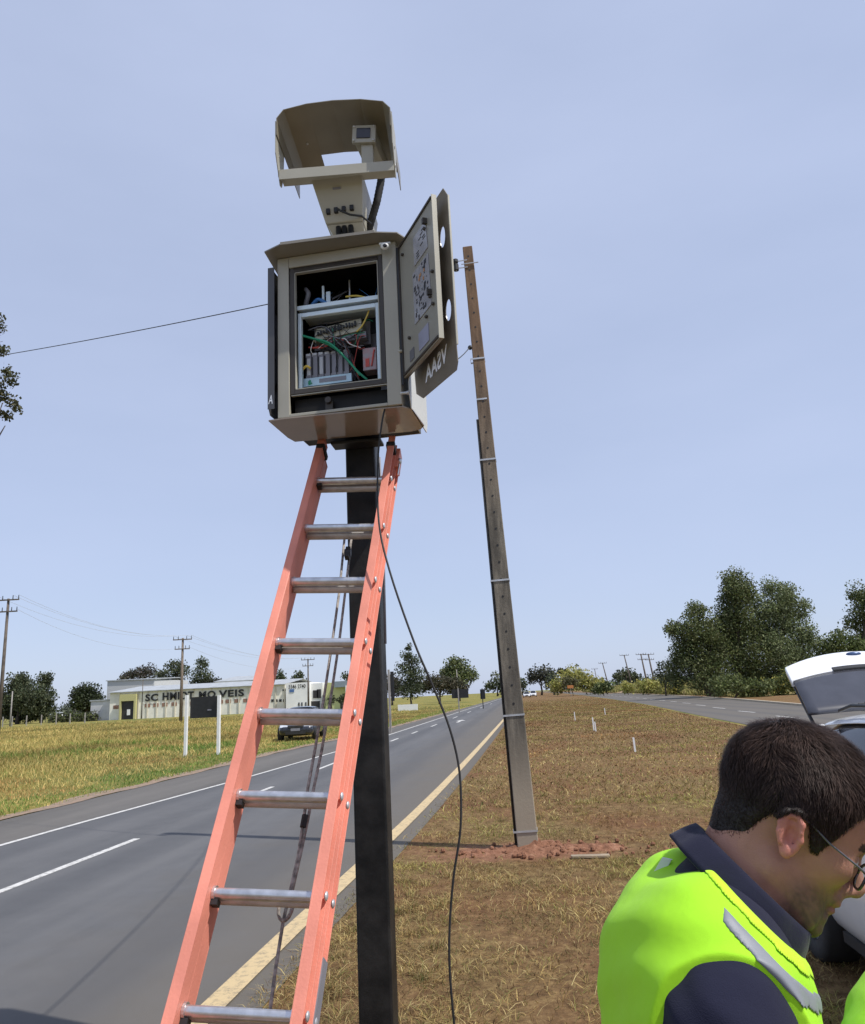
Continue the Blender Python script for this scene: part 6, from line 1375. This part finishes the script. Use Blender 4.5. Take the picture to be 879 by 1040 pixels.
Mnavy = fabric('navy_cotton', (0.011, 0.012, 0.030), 700, 0.9); Mvest = fabric('lime_fabric', (0.36, 0.74, 0.02), 1500, 0.75, 0.30, 0.05, 16); Mtrim = fabric('lime_trim', (0.50, 0.82, 0.03), 500, 0.7, 0.15, 0.04)
Mrefl = fabric('reflective_grey', (0.22, 0.235, 0.26), 1000, 0.45, 0.1, 0.06); Mjean = fabric('dark_trousers', (0.03, 0.032, 0.045), 500, 0.9)
sub_mesh('shirt', Dshirt, Mnavy, lo=0.86, hi=1.56)
Dtr = np.maximum(np.maximum(VB-0.012, Z3-0.955), 0.07-Z3); sub_mesh('trousers', Dtr, Mjean, lo=0.03, hi=1.0)
Dsh = np.maximum(VB-0.010, Z3-0.085); sub_mesh('shoe', Dsh, mat('boot_leather', (0.03, 0.025, 0.02), 0.6), lo=-0.02, hi=0.12)
# vest: loose over the shirt, open armholes and neckline
armhole = np.sqrt(((X3+0.122)/0.080)**2+((Z3-1.205)/0.135)**2)     # elliptical hole seen from the side
hole = np.maximum(1.0-armhole, -10.0)*0.09
sidecut = np.minimum(0.148-abs(Y3)+0*X3, 0.5)                      # only the outer part is cut
shoulder_cut = (abs(Y3)-0.175)-0.0*Z3
Dv = VB-0.018-fold(26, 31, 17, 0.003)-0.0022*np.sin(Y3*75+X3*55+0.8*np.sin(Z3*17))*np.clip((1.40-Z3)/0.12, 0, 1)-0.0013*np.sin(Z3*90+Y3*40+1.2*np.sin(X3*33))-0.006*np.clip((1.40-Z3)/0.2, 0, 1)
Dv = np.maximum(Dv, np.minimum(hole, (abs(Y3)-0.135)*0.9))
Dv = np.maximum(Dv, (abs(Y3)-0.195)*0.9)
neckv = (Z3-1.424)+1.10*(X3+0.085)
Dv = np.maximum(np.maximum(Dv, neckv*0.67), 0.84-Z3)
Dv = np.maximum(Dv, -(np.maximum(np.maximum(-0.02-X3, abs(Y3)-0.022), -1)))   # open front
VEST = sub_mesh('vest', Dv, Mvest, lo=0.80, hi=1.52)
# bindings along neckline and armholes
Dt = np.maximum(Dv-0.0028, np.minimum(abs(neckv*0.67+0.004)-0.0045, np.maximum(abs(hole+0.003)-0.0045, 0.125-abs(Y3))))
Dt = np.maximum(Dt, 1.18-Z3)
sub_mesh('binding', Dt, Mtrim, VEST, 1.15, 1.52)
qn = neckv*0.67
Dr = np.maximum(np.maximum(Dv-0.0022, abs(qn+0.025)-0.0072), np.maximum(-(X3+0.112)+0.5*(qn+0.025), 0.03-abs(Y3))); sub_mesh('reflective_strip', Dr, Mrefl, VEST, 0.9, 1.5)
# --- collar of the polo shirt
V = []; F = []
nU = 72
def collar_pt(th, v):
    # th=0 at the back, pi at the front. v 0..1 inner stand up then folded down outside
    cth, sth = math.cos(th), math.sin(th)
    ctr = np.array([-0.064, 0, 1.400]); fx = np.array([0.68, 0, -0.733]); nrm = np.array([0.733, 0, 0.68])
    R = 0.084+0.006*cth; Ry = 0.074
    prof = [(0.0, -0.010), (0.001, 0.008), (0.003, 0.020), (0.006, 0.026), (0.010, 0.026), (0.017, 0.010), (0.024, -0.012)]
    i = v*(len(prof)-1); k = min(int(i), len(prof)-2); f_ = i-k; r_, h_ = [prof[k][j]*(1-f_)+prof[k+1][j]*f_ for j in (0, 1)]
    wob = 0.0015*math.sin(7*th)+0.001*math.sin(13*th+1)
    sc_y = 1.0
    p = ctr-fx*(R+r_+wob)*cth+np.array([0, 1, 0])*(Ry+r_*1.0+wob)*sth*sc_y+nrm*h_
    return p
nv = 18; ths = np.linspace(-PI+0.20, PI-0.20, nU)
for th in ths:
    for j in range(nv+1): V.append(collar_pt(th, j/nv))
F = [(i*(nv+1)+j, i*(nv+1)+j+1, (i+1)*(nv+1)+j+1, (i+1)*(nv+1)+j) for i in range(nU-1) for j in range(nv)]
CO_ = npmesh('collar', pw(np.array(V)), np.array(F), Mnavy, None, parent=PER, smooth=True); md = CO_.modifiers.new('s', 'SOLIDIFY'); md.thickness = 0.0032
# --- hair
HX3 = (X3-HC[0])*hf[0]+(Z3-HC[2])*hf[2]; HZ3 = (X3-HC[0])*hu[0]+(Z3-HC[2])*hu[2]
hl_x = [-0.12, -0.09, -0.07, -0.05, -0.044, -0.037, -0.018, 0.006, 0.018, 0.026, 0.036, 0.043, 0.052, 0.062, 0.080, 0.10, 0.12]
hl_z = [-0.066, -0.062, -0.050, -0.036, -0.026, 0.000, 0.030, 0.032, 0.012, -0.004, -0.004, 0.018, 0.040, 0.060, 0.080, 0.088, 0.09]
hz_min = np.interp(HX3, hl_x, hl_z)
kk0 = np.sqrt(((HX3+0.016)/0.104)**2+(Y3/0.082)**2+((HZ3-0.046)/0.096)**2); kk1 = np.sqrt(((HX3+0.016)/0.104**2)**2+(Y3/0.082**2)**2+((HZ3-0.046)/0.096**2)**2)+1e-9
thick = 0.0045+0.004*np.clip((HZ3-0.01)/0.06, 0, 1)+0.0012*np.sin(HX3*130+Y3*60)*np.sin(Y3*110-HZ3*90)
fade = np.clip((HZ3-hz_min)/0.034, 0, 1); thick = np.where(HX3 < -0.03, -0.0012+(thick+0.0012)*fade, thick)
Dh = np.maximum(np.minimum(S.V-thick, 1), hz_min-HZ3)
earz = np.maximum(abs(Y3)-0.0745, np.maximum(abs(HX3+0.004)-0.022, HZ3-0.034)); Dh = np.maximum(Dh, -earz)
a_z = np.searchsorted(S.zs, 1.40); Ph, Fh = surfnets(S.xs, S.ys, S.zs[a_z:], Dh[:, :, a_z:])
def hair_nodes(n, p):
    z = noise(n, 260, 3, 0.6, None); n.links.new(ramp(n, z, [(0.3, (0.008, 0.0055, 0.0045)), (0.7, (0.020, 0.013, 0.010))]), p.inputs['Base Color']); p.inputs['Roughness'].default_value = 0.6; bumpn(n, p, z, 0.8, 0.004)
Mhair = graded('hair', hair_nodes)
HAIR = npmesh('hair', pw(Ph), Fh, Mhair, None, parent=PER, smooth=True)
# short strands combed from the crown
h_ = (Ph-HC)@HR.T; nrm = h_-np.array([0.0, 0, 0.03]); nrm /= np.linalg.norm(nrm, axis=1)[:, None]
rad = np.linalg.norm(h_-np.array([0.0, 0, 0.045]), axis=1); okv = rad > 0.066; cand = np.where(okv)[0]; ns = 80000
k = rng.choice(cand, ns); p0 = h_[k]+rng.normal(size=(ns, 3))*0.0012; nn_ = nrm[k]
crown = np.array([-0.065, -0.005, 0.125]); d = p0-crown; d -= nn_*(d*nn_).sum(1)[:, None]; d /= np.linalg.norm(d, axis=1)[:, None]+1e-6
sw = noise2(p0[:, 0]+p0[:, 2]*0.6, p0[:, 1]+p0[:, 2]*0.4, 0.028, 3)-0.5; perp = np.cross(nn_, d); d = d+perp*(sw*1.7)[:, None]+rng.normal(size=(ns, 3))*0.11; d /= np.linalg.norm(d, axis=1)[:, None]
topf = np.clip((p0[:, 2]-0.0)/0.11, 0, 1); L = rng.uniform(0.5, 1.3, ns)*(0.0035+0.017*topf); lift = (0.05+0.22*topf*rng.uniform(0.2, 1.5, ns))
p1 = p0+d*(L*0.5)[:, None]+nn_*(L*0.5*lift)[:, None]; d2 = d*0.9-nn_*0.10+rng.normal(size=(ns, 3))*0.12; p2 = p1+d2*(L*0.5)[:, None]
wd = np.cross(nn_, d)*0.00032
V = np.stack([p0-wd, p0+wd, p1+wd*0.9, p1-wd*0.9, p2], 1)
b0 = (np.arange(ns)*5)[:, None]; F = np.concatenate([b0+np.array([[0, 1, 2]]), b0+np.array([[0, 2, 3]]), b0+np.array([[3, 2, 4]])])
keep_h = (p2[:, 2] > np.interp(p2[:, 0], hl_x, hl_z)-0.006); V = V[keep_h]; ns = len(V); b0 = (np.arange(ns)*5)[:, None]; F = np.concatenate([b0+np.array([[0, 1, 2]]), b0+np.array([[0, 2, 3]]), b0+np.array([[3, 2, 4]])])
tone = (rng.uniform(0.5, 1.5, len(keep_h))*(0.55+0.9*noise2(p0[:, 0], p0[:, 1]*1.3+p0[:, 2]*0.5, 0.007, 6))*(0.75+0.9*topf))[keep_h][:, None]; C = np.repeat(np.array([0.030, 0.0185, 0.0145])*tone, 5, axis=0)
Mst = attrmat('hair_strands', 0.6, 0.0, spec=0.18)
npmesh('strands', pw(HC+V.reshape(-1, 3)@HR), F, Mst, C, parent=HAIR)
# --- glasses
def W_(x, y, z): return pw(hp(x, y, z))
b = B()
for sg in (-1, 1):
    pts = []
    for t in np.linspace(0, 2*PI, 29): 
        c_, s_ = math.cos(t), math.sin(t); rx, rz = 0.0245, 0.017; e = 2.6
        yy = sg*0.034+rx*abs(c_)**(2/e)*np.sign(c_); zz = -0.002+rz*abs(s_)**(2/e)*np.sign(s_); pts.append(W_(0.1085-0.12*abs(yy)**1.0*0.9*abs(yy)/0.06-0.001, yy, zz))
    b.tube(pts, 0.0019, 8)
b.tube([W_(0.107, -0.010, 0.004), W_(0.111, 0, 0.006), W_(0.107, 0.010, 0.004)], 0.0018, 8)
GL = thing('glasses', tuple(W_(0.10, 0, 0)[0] if W_(0.1, 0, 0).ndim > 1 else W_(0.10, 0, 0)), 'thin dark framed glasses worn by the man looking down', 'glasses')
mk('frame', b, mat('glasses_frame', (0.02, 0.02, 0.028), 0.25), GL, smooth=True)
for sg in (-1, 1):
    b = B(); b.tube([W_(0.101, sg*0.058, 0.004), W_(0.085, sg*0.071, 0.008), W_(0.04, sg*0.0775, 0.016), W_(0.012, sg*0.0790, 0.026), W_(0.000, sg*0.0780, 0.028)], [0.0016, 0.0014, 0.0013, 0.0013, 0.0013], 8); mk('temple_arm', b, mat('temple_arm', (0.10, 0.10, 0.12), 0.3), GL, smooth=True)
    b = B(); vs = [W_(0.1055-0.1*0.034, sg*0.034, -0.002)]
    for t in np.linspace(0, 2*PI, 25)[:-1]:
        c_, s_ = math.cos(t), math.sin(t); yy = sg*0.034+0.0235*abs(c_)**0.77*np.sign(c_); vs.append(W_(0.1075-0.12*0.9*yy*yy/0.06-0.001, yy, -0.002+0.016*abs(s_)**0.77*np.sign(s_)))
    b.add([tuple(np.ravel(v)) for v in vs], [(0, i, i % 24+1) for i in range(1, 25)])
    gm = bpy.data.materials.get('lens_glass') or mat('lens_glass', (0.9, 0.93, 0.95), 0.03, var=0.0, alpha=0.16, spec=0.8)
    mk('lens', b, gm, GL)
# small white tag on the far shoulder
b = B(); b.fr = (PO, PXa, PYa, EZ); b.prism([(0.974*x, y, 0.974*z) for x, y, z in [(-0.186, 0.02, 1.418), (-0.165, 0.02, 1.446), (-0.152, 0.02, 1.443), (-0.165, 0.02, 1.425)]], (0.002, 0.004, 0)); mk('white_patch', b, 'white', VEST)
# --- second person at the lower right edge (only the vest shoulder is in the photo)
P2 = dup(PER, (0.640, 1.25, 0.0), math.radians(-2), 0.875, 'second person in a lime vest cut off by the lower right corner of the photo')
